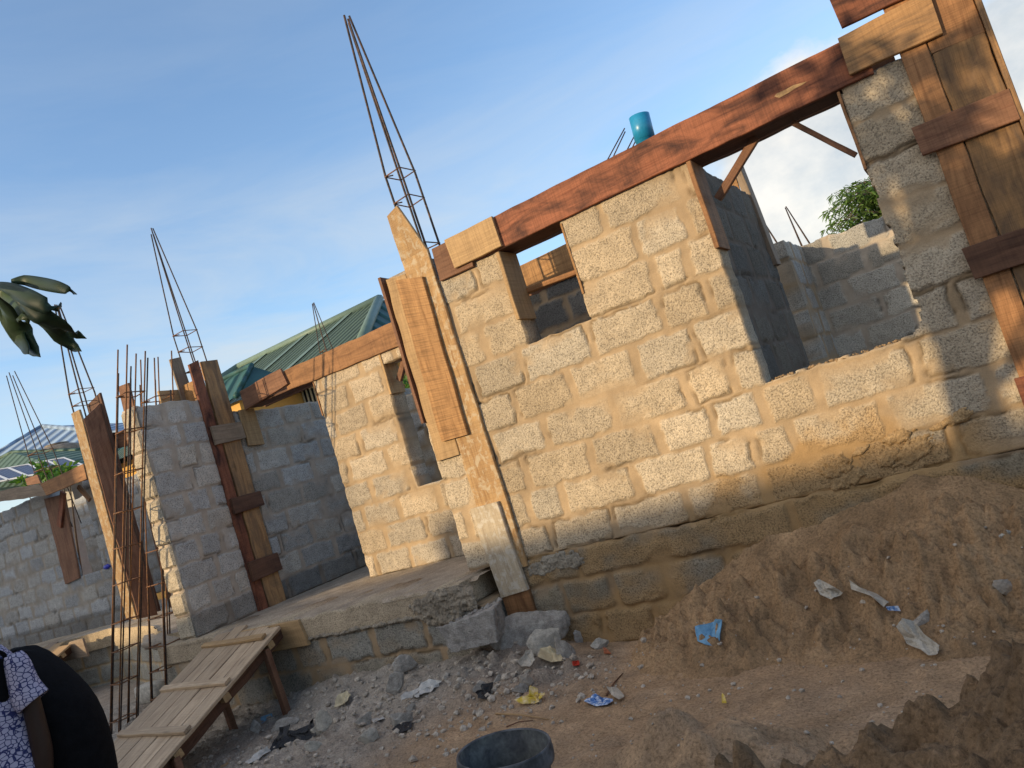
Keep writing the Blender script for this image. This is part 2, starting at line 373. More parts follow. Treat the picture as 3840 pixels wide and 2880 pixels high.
# ------------------------------------------------------------------ block walls
C_MORT = np.array([.37, .27, .17]); C_BLK = np.array([.45, .38, .30])
def running(z0, courses, U, bl=.53, seed=0):
    """course lines and head joints of an ordinary running bond"""
    r = random.Random(seed); zs = [z0 + i * .245 for i in range(courses + 1)]; js = []
    o = r.random() * bl
    for i in range(courses):
        s = o + (bl / 2 if i % 2 else 0); js.append([s + (k - 3) * bl + r.uniform(-.04, .04) for k in range(int(U / bl) + 7)])
    return zs, js
def block_wall(name, parent, org, ud, n, U, z0, z1, thick, layout, holes=(), res=.016, seed=1, mort=C_MORT, blk=C_BLK,
               dark=None, smear=1.0, top=None, edge=.012, relief=.0038, tone=(.84, 1.12), stain=None, mat=None):
    """wall of laid blocks: every block stands a little proud of smeared mortar, edges ragged, openings cut through"""
    org, ud, n = np.array(org, float), np.array(ud, float), np.array(n, float)
    nu = int(round(U / res)) + 1; nz = int(round((z1 - z0) / res)) + 1
    u1 = np.linspace(0, U, nu); zz1 = np.linspace(z0, z1, nz)
    u, z = np.meshgrid(u1, zz1, indexing='ij')
    zs, js = layout
    wu = u + .008 * fbm(u * 9, z * 9, 3, seed) + .016 * fbm(u * 2.2, z * 2.2, 2, seed + 5)
    wz = z + .007 * fbm(u * 10, z * 10, 3, seed + 9) + .014 * fbm(u * 1.6, z * 3, 2, seed + 11)
    ci = np.clip(np.searchsorted(zs, wz) - 1, 0, len(zs) - 2)
    za = np.array(zs)
    dz = np.minimum(wz - za[ci], za[ci + 1] - wz)
    du = np.full(u.shape, 9.); bid = np.zeros(u.shape)
    for c in range(len(zs) - 1):
        mk_ = ci == c; jj = np.sort(np.array(js[c] + [-99, 99]))
        k = np.searchsorted(jj, wu[mk_]); du[mk_] = np.minimum(wu[mk_] - jj[k - 1], jj[k] - wu[mk_]); bid[mk_] = k
    wob = fbm(u * 4.3, z * 4.3, 3, seed + 21)
    hz = .006 + .009 * smear * (1 + wob)
    hu = .016 + .014 * smear * (1 + fbm(u * 3.3, z * 3.3, 2, seed + 31))
    # rounded-rectangle distance
    a = dz - hz; b_ = du - hu; r = .014
    d = np.where((a < r) & (b_ < r), r - np.sqrt(np.maximum(r - a, 0) ** 2 + np.maximum(r - b_, 0) ** 2), np.minimum(a, b_))
    d = d + .008 * fbm(u * 26, z * 26, 3, seed + 41) + .006 * fbm(u * 8, z * 8, 3, seed + 45)
    m = sst(-.004, .007, d)
    # patches where mortar is smeared over the blocks
    sm = sst(.2, .36, fbm(u * 3.1 + 7, z * 4.2, 4, seed + 51) * smear)
    m = m * (1 - .75 * sm * sst(.11, .01, d))
    bt = _h(ci.astype(float) * 7 + 3, bid * 13 + 1, seed + 61) * (tone[1] - tone[0]) + tone[0]
    tint = _h(ci.astype(float) * 5 + 8, bid * 3 + 4, seed + 71)
    col = (1 - m)[..., None] * mort * (1 + .16 * fbm(u * 5, z * 5, 3, seed + 81))[..., None]
    warm = np.array([1.06, 1.0, .9]); cool = np.array([.97, 1.0, 1.03])
    col = col + m[..., None] * blk * bt[..., None] * (warm * tint[..., None] + cool * (1 - tint[..., None]))
    col *= (1 + .16 * fbm(u * 1.3, z * 1.3, 3, seed + 91))[..., None]
    # hairline gaps under the blocks
    crk = sst(.012, .002, np.abs(d + .002)) * sst(.12, .34, fbm(u * 2.7, z * 5.5, 3, seed + 101))
    col *= (1 - .45 * crk)[..., None]
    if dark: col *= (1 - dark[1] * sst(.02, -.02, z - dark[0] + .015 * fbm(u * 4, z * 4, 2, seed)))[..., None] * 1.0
    if stain is not None:
        s_ = stain(u, z); col = col * (1 - s_[..., None]) + s_[..., None] * np.array([.36, .225, .10])
    hgt = relief * m + .0045 * m * fbm(u * 38, z * 38, 3, seed + 111, .7) + .0025 * fbm(u * 7, z * 7, 3, seed + 121) - .016 * crk
    ju = edge * fbm(u * 13 + 3, z * 13, 3, seed + 131); jz = edge * fbm(u * 13, z * 13 + 7, 3, seed + 141)
    tp = sst(z1 - .12, z1, z) * (edge * 1.6) * fbm(u * 6, z * 0 + 2, 3, seed + 151)
    uu = u + ju; z2 = z + jz * sst(z0 - .001, z0 + .03, z) + tp
    if top is not None: z2 = z0 + (z2 - z0) * (top(u) - z0) / (z1 - z0)
    P = org + uu[..., None] * ud + z2[..., None] * np.array([0, 0, 1.]) + hgt[..., None] * n
    B = org + uu[..., None] * ud + z2[..., None] * np.array([0, 0, 1.]) - thick * n
    cu = (u1[:-1] + u1[1:]) / 2; cz = (zz1[:-1] + zz1[1:]) / 2; CU, CZ = np.meshgrid(cu, cz, indexing='ij')
    mask = np.ones(CU.shape, bool)
    for h in holes:
        if callable(h): mask &= ~h(CU, CZ)
        else: mask &= ~((CU > h[0]) & (CU < h[1]) & (CZ > h[2]) & (CZ < h[3]))
    f = grid_faces(nu, nz, mask); N = nu * nz
    # handedness so that fronts face n
    flip = np.dot(np.cross(ud, [0, 0, 1.]), n) < 0
    fr = f[:, ::-1] if flip else f
    bk = (f if flip else f[:, ::-1]) + N
    e = np.concatenate([fr[:, [0, 1]], fr[:, [1, 2]], fr[:, [2, 3]], fr[:, [3, 0]]]); key = e[:, 0].astype(np.int64) * N + e[:, 1]; rev = e[:, 1].astype(np.int64) * N + e[:, 0]
    bd = e[~np.isin(key, rev)]
    sd = np.stack([bd[:, 1], bd[:, 0], bd[:, 0] + N, bd[:, 1] + N], -1)
    vs = np.concatenate([P.reshape(-1, 3), B.reshape(-1, 3)])
    c4 = np.concatenate([col, np.clip(m, 0, 1)[..., None]], -1).reshape(-1, 4); c4 = np.concatenate([c4, c4])
    fa = np.concatenate([fr, bk, sd])
    used = np.unique(fa); rm = np.full(2 * N, -1); rm[used] = np.arange(len(used))
    return mk(name, vs[used], rm[fa], mat or BLOCK, parent, True, col=c4[used])

# ---- the front wall of the right-hand room (measured joints, world x -> wall u = x + 3.62)
X0 = -3.62
zl = [.03, .25, .49, .73, .97, 1.225, 1.475, 1.72, 1.96, 2.20]
jx = [[-3.35, -2.84, -2.34, -1.80, -1.30, -.78, -.25, .3], [-3.5, -2.95, -2.66, -2.10, -1.58, -1.29, -1.04, -.53, -.01, .5],
      [-3.3, -2.89, -2.36, -1.84, -1.48, -1.16, -.83, -.30, .2], [-3.1, -2.63, -2.10, -1.57, -1.28, -.02], [-3.3, -2.81, -2.34, -1.83, -1.43, .16],
      [-3.1, -2.65, -2.09, -1.57, -1.26], [-3.3, -2.9, -1.54, -1.32], [-3.1, -1.57, -1.24], [-3.3, -2.8, -1.74, -1.19]]
lay = (zl, [[x - X0 for x in r] for r in jx])
U_ = .49 - X0
def bigwin(u, z):
    x = u + X0
    xr = -.205 - .10 * np.clip((.95 - z) / .2, 0, 1) * 0
    rag = .012 * fbm(u * 9, z * 9, 3, 5)
    inside = (x > -1.115) & (x < xr + rag) & (z > .748 + .02 * fbm(u * 5, z * 0, 3, 6))
    # broken rounded corner above the sill at the right
    cc = (x > -.33) & (z < .87) & ((x + .33) ** 2 / .13 ** 2 + (z - .87) ** 2 / .12 ** 2 > 1)
    return inside & ~cc
def mud_front(u, z):
    x = u + X0
    s = sst(-.05, .35, fbm(u * 3, z * 3, 4, 77) + 1.3 * np.clip((.34 - z) / .3, 0, 1) - .75 + .55 * sst(-2.0, -1.2, x))
    return .8 * s * sst(.62, .3, z) * sst(-2.3, -1.5, x) * sst(.1, -.25, x)
fw = empty('block_wall', (-1.5, 4.86, 0), 'sunlit sandcrete block wall with a small window and a big window opening under the red beam', 'wall')
block_wall('masonry', fw, (X0, 4.75, 0), (1, 0, 0), (0, -1, 0), U_, .03, 2.19, .22, lay,
           holes=[(-2.555 - X0, -2.04 - X0, 1.475, 3), bigwin], res=.0125, seed=3, stain=mud_front, blk=np.array([.46, .385, .295]), smear=1.0)
# ragged earth mortar left along the sill of the big window
def lumps(mb, pts, r, n, seed, flat=.6):
    rr = random.Random(seed)
    for _ in range(n):
        s = rr.random() * (len(pts) - 1); i = int(s); p = V(pts[i]).lerp(V(pts[i + 1]), s - i)
        p = p + V((rr.uniform(-1, 1) * r, rr.uniform(-.6, .6) * r, rr.uniform(-.5, .5) * r)); blob(mb, p, r * rr.uniform(.4, 1.1), rr.randint(0, 9999), flat)
_ico = None
def ico(sub=2):
    import bmesh
    bm = bmesh.new(); bmesh.ops.create_icosphere(bm, subdivisions=sub, radius=1)
    vs = np.array([v.co[:] for v in bm.verts]); fs = [tuple(v.index for v in f.verts) for f in bm.faces]; bm.free()
    return vs, fs
ICO2 = ico(2); ICO3 = ico(3); ICO4 = ico(5); ICO1 = ico(1)
def rockpts(base, seed, amp=.35, facets=7):
    """angular stone: sphere cut by random planes"""
    r = np.random.default_rng(seed); vs = base.copy()
    for _ in range(facets):
        d = r.normal(size=3); d /= np.linalg.norm(d); lim = r.uniform(.4, .8)
        k = vs @ d; o = k > lim; vs[o] -= np.outer(k[o] - lim, d)
    vs *= (1 + amp * .25 * fbm(vs[:, 0] * 3 + seed, vs[:, 1] * 3 + vs[:, 2] * 2, 3, seed))[:, None]
    return vs
def blob(mb, p, r, seed, flat=.7):
    vs = rockpts(ICO1[0], seed, .5, 5) * r; vs[:, 2] *= flat
    mb.add([V(p) + V(v) for v in vs], ICO1[1])
mb = MB()
for i in range(170):
    x_ = random.uniform(-1.09, -.33); blob(mb, (x_, random.uniform(4.755, 4.95), .742 + random.uniform(-.006, .008)), .006 + .014 * random.random() ** 3, i + 31, .7)
mb.build('sill_mortar', MUD, fw, True)
def patch(name, parent, x0, x1, z0, z1, y, fn, col, res=.008, ny=-1, mat=None):
    """rough crust stuck on a wall: a small relief with real thickness"""
    nx, nz = int((x1 - x0) / res) + 1, int((z1 - z0) / res) + 1
    X, Z = np.meshgrid(np.linspace(x0, x1, nx), np.linspace(z0, z1, nz), indexing='ij'); h = fn(X, Z); ok = h > 0
    mk2 = ok[:-1, :-1] | ok[1:, :-1] | ok[1:, 1:] | ok[:-1, 1:]
    P = np.stack([X, y + ny * np.maximum(h, -.012), Z - .25 * np.maximum(h, 0)], -1).reshape(-1, 3); f = grid_faces(nx, nz, mk2)
    c = np.array(col) * (1 + .2 * fbm(X * 9, Z * 9, 3, 7))[..., None]; c4 = np.concatenate([c, np.ones((*X.shape, 1))], -1).reshape(-1, 4)
    used = np.unique(f); rm = np.full(nx * nz, -1); rm[used] = np.arange(len(used))
    return mk(name, P[used], rm[f], mat or EARTH, parent, True, col=c4[used])
def clump(cx, cz, rx, rz, a, seed, rot=0.22):
    def fn(X, Z):
        dx = X - cx; dz = Z - cz - rot * dx; q = 1 - (dx / rx) ** 2 - (dz / rz) ** 2
        n = fbm(X * 24, Z * 24, 4, seed, .7); k = q + 1.3 * n
        return np.where(k > .05, a * (np.sqrt(np.clip(k, 0, 1.5)) * .7 + .5 * fbm(X * 42, Z * 42, 3, seed + 3, .7) * np.clip(k * 2, 0, 1)), -.012)
    return fn
for i, (sx, sy, rx, rz) in enumerate(((3600, 1562, .085, .035), (3365, 1642, .075, .035), (3135, 1755, .09, .06), (3430, 1690, .12, .06), (3325, 1722, .07, .04), (3230, 1690, .05, .02), (3520, 1600, .04, .018), (3170, 1800, .10, .05))):
    p = atY(sx, sy, 4.735); patch('mortar_dropping', fw, p.x - rx * 1.6, p.x + rx * 1.6, p.z - rz * 2.2, p.z + rz * 2.2, 4.742, clump(p.x, p.z, rx, rz, .013, i + 3), (.42, .28, .145))

# ---- foundation under it
def mud2(u, z): return .75 * sst(-.15, .4, fbm(u * 2.4, z * 3, 4, 31) + .5 * sst(1.3, 1.9, u) + .25 * np.clip((-.25 - z) / .3, 0, 1))
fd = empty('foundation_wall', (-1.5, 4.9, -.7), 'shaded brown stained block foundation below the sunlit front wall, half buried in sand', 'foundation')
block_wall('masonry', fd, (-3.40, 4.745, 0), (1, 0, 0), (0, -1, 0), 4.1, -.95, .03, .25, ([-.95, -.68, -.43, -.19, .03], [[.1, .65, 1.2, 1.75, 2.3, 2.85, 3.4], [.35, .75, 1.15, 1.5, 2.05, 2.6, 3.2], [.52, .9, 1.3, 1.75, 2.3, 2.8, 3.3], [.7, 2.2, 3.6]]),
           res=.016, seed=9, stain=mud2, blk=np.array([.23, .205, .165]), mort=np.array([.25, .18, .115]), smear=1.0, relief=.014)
def lipf(X, Z):
    k = 1 - ((X + 2.88) / .30) ** 2 - ((Z + .05) / .06) ** 2 + 1.7 * fbm(X * 12, Z * 12, 4, 5, .65)
    return np.where(k > 0, .010 * np.clip(k * 2, 0, 1) + .012 * fbm(X * 35, Z * 35, 4, 9, .7), -.012)
patch('concrete_lip', fd, -3.1, -2.5, -.22, .06, 4.735, lipf, (.30, .265, .215))

# ---- porch slab, its edge wall and the main floor
fl = empty('floor', (-5.4, 6.5, 0), 'dusty raised concrete porch floor in front of the sunlit inner wall', 'floor'); fl['kind'] = 'structure'
del fl['category']
def slab_top(name, x0, x1, y0, y1, zt, parent, nx=120, ny=70, front=None):
    x, y = np.meshgrid(np.linspace(x0, x1, nx), np.linspace(y0, y1, ny), indexing='ij')
    if front is not None: y = front(x) + (y - y0) / (y1 - y0) * (y1 - front(x))
    z = zt + .007 * fbm(x * 3, y * 3, 4, 3) + .004 * fbm(x * 14, y * 14, 3, 5) - .02 * sst(.05, 0, y - y.min(1, keepdims=True))
    c = np.array([.44, .36, .275]) * (1 + .25 * fbm(x * 2, y * 4, 4, 8))[..., None]
    c = c * (1 - .12 * sst(.1, .5, fbm(x * 5, y * 1.5, 4, 18)))[..., None]
    return mk(name, np.stack([x, y, z], -1).reshape(-1, 3), grid_faces(nx, ny), EARTH, parent, True, col=np.concatenate([c, np.ones((*x.shape, 1))], -1).reshape(-1, 4))
def slab_front(x): return 4.46 + .012 * fbm(x * 6, x * 0, 3, 5) + .12 * sst(-3.75, -3.62, x)
slab_top('slab_surface', -7.25, -3.45, 4.46, 6.3, 0.0, fl, front=slab_front)
slab_top('slab_surface', -7.25, .7, 6.3, 9.5, -.004, fl, 80, 40)
slab_top('slab_surface', -3.5, .7, 4.98, 6.3, -.004, fl, 60, 30)
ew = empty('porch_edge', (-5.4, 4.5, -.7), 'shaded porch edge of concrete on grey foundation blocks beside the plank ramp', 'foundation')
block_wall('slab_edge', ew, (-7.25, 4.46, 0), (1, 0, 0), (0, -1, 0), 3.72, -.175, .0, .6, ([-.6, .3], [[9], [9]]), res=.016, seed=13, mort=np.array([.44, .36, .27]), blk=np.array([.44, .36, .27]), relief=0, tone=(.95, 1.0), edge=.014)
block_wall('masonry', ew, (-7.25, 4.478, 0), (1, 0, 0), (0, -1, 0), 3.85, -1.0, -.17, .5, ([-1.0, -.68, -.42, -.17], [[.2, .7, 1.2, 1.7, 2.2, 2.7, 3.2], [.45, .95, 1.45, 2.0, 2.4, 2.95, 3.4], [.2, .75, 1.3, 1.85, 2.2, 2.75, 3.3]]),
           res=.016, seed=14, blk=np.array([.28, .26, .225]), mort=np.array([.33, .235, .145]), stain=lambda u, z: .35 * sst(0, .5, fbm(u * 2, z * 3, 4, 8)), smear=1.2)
def brk(X, Z):
    k = 1 - ((X + 3.72) / .30) ** 2 - ((Z + .12) / .14) ** 2 + .8 * fbm(X * 11, Z * 11, 4, 25, .6)
    g_ = 1 - np.abs((Z + .172 + .015 * fbm(X * 5, X * 0, 2, 3)) / .02) + .7 * fbm(X * 22, Z * 22, 3, 35)
    return np.where(np.maximum(k, g_ * .6) > 0, .02 * np.clip(np.maximum(k, g_ * .4) * 2, 0, 1) + .02 * fbm(X * 30, Z * 30, 4, 29, .7), -.012)
patch('broken_concrete', ew, -5.3, -3.42, -.3, .0, 4.462, brk, (.32, .27, .21))

# ---- porch back wall (sunlit) with its window
YL = 5.85
pw = empty('block_wall', (-5.0, YL, 0), 'sunlit block wall at the back of the porch under the short brown beam', 'wall')
block_wall('masonry', pw, (-5.68, YL, 0), (1, 0, 0), (0, -1, 0), 2.4, 0, 2.10, .22, running(-.02, 9, 2.4, .50, 3), holes=[(.92, 1.9, .735, 1.97)], res=.015, seed=23, smear=1.1)
# ---- cross wall with its front end in the sun
cw = empty('block_wall', (-6.89, 5.0, 0), 'shaded grey cross wall whose narrow front end is bright in the sun', 'wall')
zs, js = running(0, 10, .8, .50, 6); zs = [i * .2285 for i in range(11)]
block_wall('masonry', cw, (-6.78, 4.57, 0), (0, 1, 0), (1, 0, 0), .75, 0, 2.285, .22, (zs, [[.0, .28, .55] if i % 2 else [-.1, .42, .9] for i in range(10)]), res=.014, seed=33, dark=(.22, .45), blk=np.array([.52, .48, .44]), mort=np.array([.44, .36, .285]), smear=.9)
mb = MB()
for i in range(10):   # the ends of the blocks
    z0 = i * .2285 + .012; z1 = (i + 1) * .2285 - .012; w0, w1 = -7.005 + random.uniform(-.015, .012), -6.782 + random.uniform(-.012, .006)
    a, b = w0, w1; N = 10; vs = []; 
    for ii in range(N + 1):
        for kk in range(N + 1):
            fx, fz = ii / N, kk / N; ed = min(fx, 1 - fx, fz, 1 - fz)
            vs.append((a + (b - a) * fx, 4.57 - (.028 if ed > .05 else .004 if ed == 0 else .022) + random.uniform(-.002, .002), z0 + (z1 - z0) * fz + random.uniform(-.004, .004)))
    mb.add(vs, [(ii * (N + 1) + kk, (ii + 1) * (N + 1) + kk, (ii + 1) * (N + 1) + kk + 1, ii * (N + 1) + kk + 1) for ii in range(N) for kk in range(N)])
bo = mb.build('block_end', BLOCK, cw, False)
ca = bo.data.color_attributes.new('Col', 'FLOAT_COLOR', 'POINT'); nv = 121
cc = np.ones((10 * nv, 4))
for i in range(10): cc[i * nv:(i + 1) * nv, :3] = np.array([.47, .40, .305]) * random.uniform(.85, 1.1)
ca.data.foreach_set('color', cc.ravel())
cw2 = empty('block_wall', (-6.89, 7.0, 0), 'dark shaded cross wall of grey blocks behind the post with wooden cleats', 'wall')
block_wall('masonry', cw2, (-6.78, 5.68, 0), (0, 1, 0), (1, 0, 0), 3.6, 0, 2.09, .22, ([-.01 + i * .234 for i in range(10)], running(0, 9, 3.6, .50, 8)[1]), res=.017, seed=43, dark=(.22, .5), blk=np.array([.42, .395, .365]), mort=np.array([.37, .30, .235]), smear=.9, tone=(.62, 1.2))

# ---- rooms behind: inner cross wall, back wall, inner front-parallel wall
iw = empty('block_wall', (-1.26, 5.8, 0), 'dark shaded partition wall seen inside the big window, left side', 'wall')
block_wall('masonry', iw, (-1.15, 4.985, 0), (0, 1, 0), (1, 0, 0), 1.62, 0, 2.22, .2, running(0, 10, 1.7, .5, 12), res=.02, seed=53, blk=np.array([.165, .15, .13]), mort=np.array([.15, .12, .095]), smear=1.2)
iw2 = empty('block_wall', (-1.26, 7.8, 0), 'grey wall stub in the far corner inside the big window', 'wall')
block_wall('masonry', iw2, (-1.15, 7.35, 0), (0, 1, 0), (1, 0, 0), .97, 0, 1.89, .2, running(0, 8, 1, .5, 14), res=.022, seed=63, blk=np.array([.43, .40, .36]), smear=1.3)
bw = empty('block_wall', (.2, 8.4, 0), 'back wall of grey blocks seen through the big window, sun on its top corner', 'wall')
block_wall('masonry', bw, (-1.4, 8.3, 0), (1, 0, 0), (0, -1, 0), 3.2, 0, 1.90, .2, running(-.03, 8, 3.2, .5, 17), res=.02, seed=73, blk=np.array([.46, .425, .375]), mort=np.array([.40, .33, .26]), smear=.9, edge=.02, tone=(.62, 1.15))
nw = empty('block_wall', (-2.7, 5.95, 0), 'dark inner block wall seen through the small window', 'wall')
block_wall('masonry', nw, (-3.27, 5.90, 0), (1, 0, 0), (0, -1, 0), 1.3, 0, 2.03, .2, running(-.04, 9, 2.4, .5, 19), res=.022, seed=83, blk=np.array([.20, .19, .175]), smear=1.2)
nw2 = empty('block_wall', (-5.2, 8.3, 0), 'far blue grey wall seen through the porch wall window', 'wall')
block_wall('masonry', nw2, (-6.7, 8.3, 0), (1, 0, 0), (0, -1, 0), 3.2, 0, 1.95, .2, running(-.02, 8, 3.2, .5, 21), res=.03, seed=93, blk=np.array([.46, .43, .39]))

# ------------------------------------------------------------------ rebar
def bar(parent, pts, r=.006, mat=None): m_ = MB(); m_.tube(pts, r, 6); return m_.build('bar', mat or STEEL, parent, True)
def stirrup(parent, q, r=.004, mat=None, tails=True):
    m_ = MB(); q = [V(p) for p in q]; m_.tube(q + [q[0]], r, 5)
    if tails:
        c = sum(q, V((0, 0, 0))) / len(q); m_.tube([q[0], q[0].lerp(c, .55)], r, 5)
    return m_.build('stirrup', mat or RUST, parent, True)
def cage(label, foot, top, sx, sy, pinch, lv, nx=2, ny=2, r=.0068, zt=None, mat=None, sag=0.0, lap=None, seed=0, sr=.0042, tip=None):
    """column cage: bars from foot to top; above the last stirrup they gather (pinch = size at the top)"""
    rr = random.Random(seed); foot, top = V(foot), V(top)
    t = empty('rebar_cage', foot, label, 'rebar', 'steel column cages of the unfinished house')
    hl = max(lv) / (top.z - foot.z) if lv else .6
    hl = (max(lv) - foot.z) / (top.z - foot.z)
    def pt(i, k, s, pin=True):
        ax = foot.lerp(top, s); f = 1.0
        if pin and s > hl: f = 1 - (1 - pinch) * (s - hl) / (1 - hl)
        return ax + V(((i / (nx - 1) - .5) * sx * f, (k / (ny - 1) - .5) * sy * f, 0))
    for i in range(nx):
        for k in range(ny):
            e = 1 - rr.uniform(0, .03); ps = [pt(i, k, s * e) for s in (0, hl * .5, hl, (1 + hl) / 2, 1)]
            bar(t, ps, r, mat if mat else (RUST if lap else STEEL))
            if lap: jx_ = V((rr.uniform(-.05, .05), rr.uniform(-.04, .04), 0)); bar(t, [p + V((.012, .01, 0)) + jx_ * (q_i / 1.0) for q_i, p in enumerate([pt(i, k, 0, False), pt(i, k, lap - rr.uniform(0, .05), False)])], r, mat)
    for z in lv:
        s = (z - foot.z) / (top.z - foot.z); g = 1.06
        c = foot.lerp(top, s)
        a, b = sx / 2 * g, sy / 2 * g; j = [rr.uniform(-.008, .008) for _ in range(4)]
        stirrup(t, [c + V((-a, -b, j[0])), c + V((a, -b, j[1])), c + V((a, b, j[2])), c + V((-a, b, j[3]))], sr)
    return t
cage('tall tapering rebar cage rising from the cement smeared front post', (-3.25, 4.93, 1.9), (-3.32, 4.9, 4.52), .15, .19, .15, [2.20, 2.36, 2.52, 2.90, 3.13], r=.010, seed=1, sr=.0055)
cage('rebar cage tapering up from the cross wall post with red boards', (-6.90, 5.5, 1.9), (-7.05, 5.5, 4.33), .18, .17, .12, [2.3, 2.46, 2.64, 2.88, 3.08], seed=2, sr=.005)
cage('leaning rebar cage in front of the bright wall end, between the two ramps', (-7.85, 4.27, -.72), (-6.27, 4.36, 2.76), .15, .18, 1.0, [-.55, -.2, .1, .35, .70, 1.02, 1.33, 1.67, 2.02, 2.33], nx=2, ny=2, r=.0068, lap=.965, sr=.006, seed=3)
cage('shorter rebar cage behind the bright wall end, its foot behind the plank ramp', (-7.32, 4.42, -.72), (-6.92, 5.05, 2.85), .24, .2, 1.0, [-.45, -.2, .02, .28, .58, .90, 2.38], nx=2, ny=2, r=.0068, lap=.93, sr=.006, seed=4)
cage('rebar cage above the tall bright box post at the left, topped behind the leaves', (-10.62, 6.45, 1.0), (-10.72, 6.45, 4.87), .26, .22, .12, [2.6, 2.95, 3.27, 3.46], r=.011, seed=5, sr=.006)
cage('far rebar cage standing behind the left timber beam, before the blue roof', (-14.9, 8.1, 1.9), (-15.55, 8.1, 5.2), .32, .3, .35, [2.4, 2.75, 3.1, 3.45], r=.009, seed=6, sr=.007)
cage('small far rebar cage in front of the green corrugated roof', (-9.25, 10, 2.2), (-9.22, 10, 4.3), .16, .16, .12, [3.3, 3.42], r=.008, seed=7, sr=.006)
cage('thin rebar cage beyond the big window, right of the leaning timber', (-1.50, 9.6, 1.5), (-1.68, 9.6, 2.68), .12, .12, .1, [1.7, 1.9], r=.006, seed=8)
cage('thin rebar cage beyond the big window, nearest the feathery tree', (-1.22, 9.8, 1.5), (-1.38, 9.8, 2.62), .12, .12, .1, [1.7, 1.9], r=.006, seed=9)
rb = empty('rebar_bundle', (-2.4, 6.5, 2.6), 'slanting rebar rods sticking up beside the blue pipe', 'rebar')
for (a, b) in (((395, 360), (205, 710)), ((400, 395), (265, 680)), ((490, 450), (410, 605)), ((508, 490), (468, 575))):
    p, q = atY(*zz((2200, 350), 2.765, *a), 6.5), atY(*zz((2200, 350), 2.765, *b), 6.5); bar(rb, [p, q + (q - p) * 1.2], .006)

# ------------------------------------------------------------------ formwork
N_ = (0, -1, 0)
# 1) front post at the corner of the sunlit wall
f1 = empty('column_formwork', (-3.3, 4.75, -.4), 'tall front post boxed in cement smeared tan planks below the tallest rebar', 'formwork', 'timber column boxes of the unfinished house')
plank('board', f1, (-3.37, 4.718, -.02), (-3.09, 4.718, -.02), (-3.12, 4.718, 2.42), (-3.37, 4.718, 2.42), N_, .026, W_CEM, wob=.006)
plank('board', f1, (-3.372, 4.716, 2.421), (-3.121, 4.716, 2.421), (-3.265, 4.716, 2.83), (-3.385, 4.716, 2.79), N_, .024, W_CEM, wob=.004, label='pointed upper end of the cement smeared plank')
plank('board', f1, (-3.59, 4.716, .89), (-3.372, 4.716, .89), (-3.372, 4.716, 2.32), (-3.57, 4.716, 2.345), N_, .026, W_PALE, wob=.012)
plank('board', f1, (-3.48, 4.688, 1.02), (-3.235, 4.688, 1.01), (-3.215, 4.688, 2.235), (-3.46, 4.688, 2.30), N_, .028, W_TAN, wob=.006)
plank('board', f1, (-3.375, 4.686, -.20), (-3.13, 4.686, -.18), (-3.16, 4.686, .48), (-3.41, 4.686, .48), N_, .03, W_GCEM, wob=.006, label='grey dusty lower board')
plank('board', f1, (-3.36, 4.70, -.7), (-3.12, 4.70, -.7), (-3.13, 4.70, -.15), (-3.37, 4.70, -.15), N_, .03, W_ORG, wob=.006, label='stained bottom board')
plank('side_board', f1, (-3.625, 4.70, 1.2), (-3.625, 4.95, 1.2), (-3.625, 4.95, 2.36), (-3.625, 4.70, 2.38), (-1, 0, 0), .028, W_BRN)
pk = MB(); pk.box((-3.6, 4.76, 2.19), (-3.15, 4.96, 2.36)); pk.build('core', CONC, f1)
# 2) long beam over the sunlit wall
f2 = empty('beam_formwork', (-1.5, 4.85, 2.2), 'long red plank beam box over the sunlit front wall with window linings and braces', 'formwork', 'timber beam boxes of the unfinished house')
plank('side_plank', f2, (-2.75, 4.722, 2.41), (-2.75, 4.722, 2.18), (-.02, 4.722, 2.168), (-.02, 4.722, 2.41), N_, .027, W_RED, wob=.005, seg=60, bow=.004)
plank('side_plank', f2, (-3.08, 4.718, 2.40), (-3.09, 4.718, 2.15), (-2.78, 4.718, 2.145), (-2.76, 4.718, 2.40), N_, .026, W_BRN, wob=.006, label='dark brown end piece')
plank('patch_board', f2, (-2.935, 4.693, 2.41), (-2.92, 4.693, 2.185), (-2.50, 4.693, 2.185), (-2.505, 4.693, 2.41), N_, .026, W_PALE, wob=.004)
plank('back_plank', f2, (-3.1, 4.99, 2.42), (-3.1, 4.99, 2.17), (.1, 4.99, 2.17), (.1, 4.99, 2.42), N_, .025, W_BRN, wob=.006)
plank('soffit_board', f2, (-2.66, 4.726, 2.175), (-2.66, 4.962, 2.175), (-2.03, 4.962, 2.175), (-2.03, 4.726, 2.175), (0, 0, -1), .022, W_DRK)
plank('soffit_board', f2, (-1.15, 4.726, 2.172), (-1.15, 4.962, 2.172), (-.19, 4.962, 2.172), (-.19, 4.726, 2.172), (0, 0, -1), .022, W_DRK)
plank('lining_board', f2, (-2.535, 4.70, 1.66), (-2.535, 4.95, 1.66), (-2.535, 4.95, 2.16), (-2.535, 4.70, 2.16), (1, 0, 0), .028, W_PALE)
plank('lining_board', f2, (-2.05, 4.74, 1.66), (-2.05, 4.95, 1.66), (-2.05, 4.95, 2.16), (-2.05, 4.74, 2.16), (-1, 0, 0), .016, W_TAN)
stick('strut', f2, (-2.54, 4.93, 1.875), (-2.06, 4.93, 1.855), .035, .05, W_ORG)
plank('lining_board', f2, (-1.085, 4.70, 1.60), (-1.085, 4.96, 1.60), (-1.085, 4.96, 2.16), (-1.085, 4.70, 2.16), (1, 0, 0), .03, W_ORG)
plank('lining_board', f2, (-.222, 4.735, 1.70), (-.222, 4.95, 1.70), (-.222, 4.95, 2.16), (-.222, 4.735, 2.16), (-1, 0, 0), .016, W_ORG)
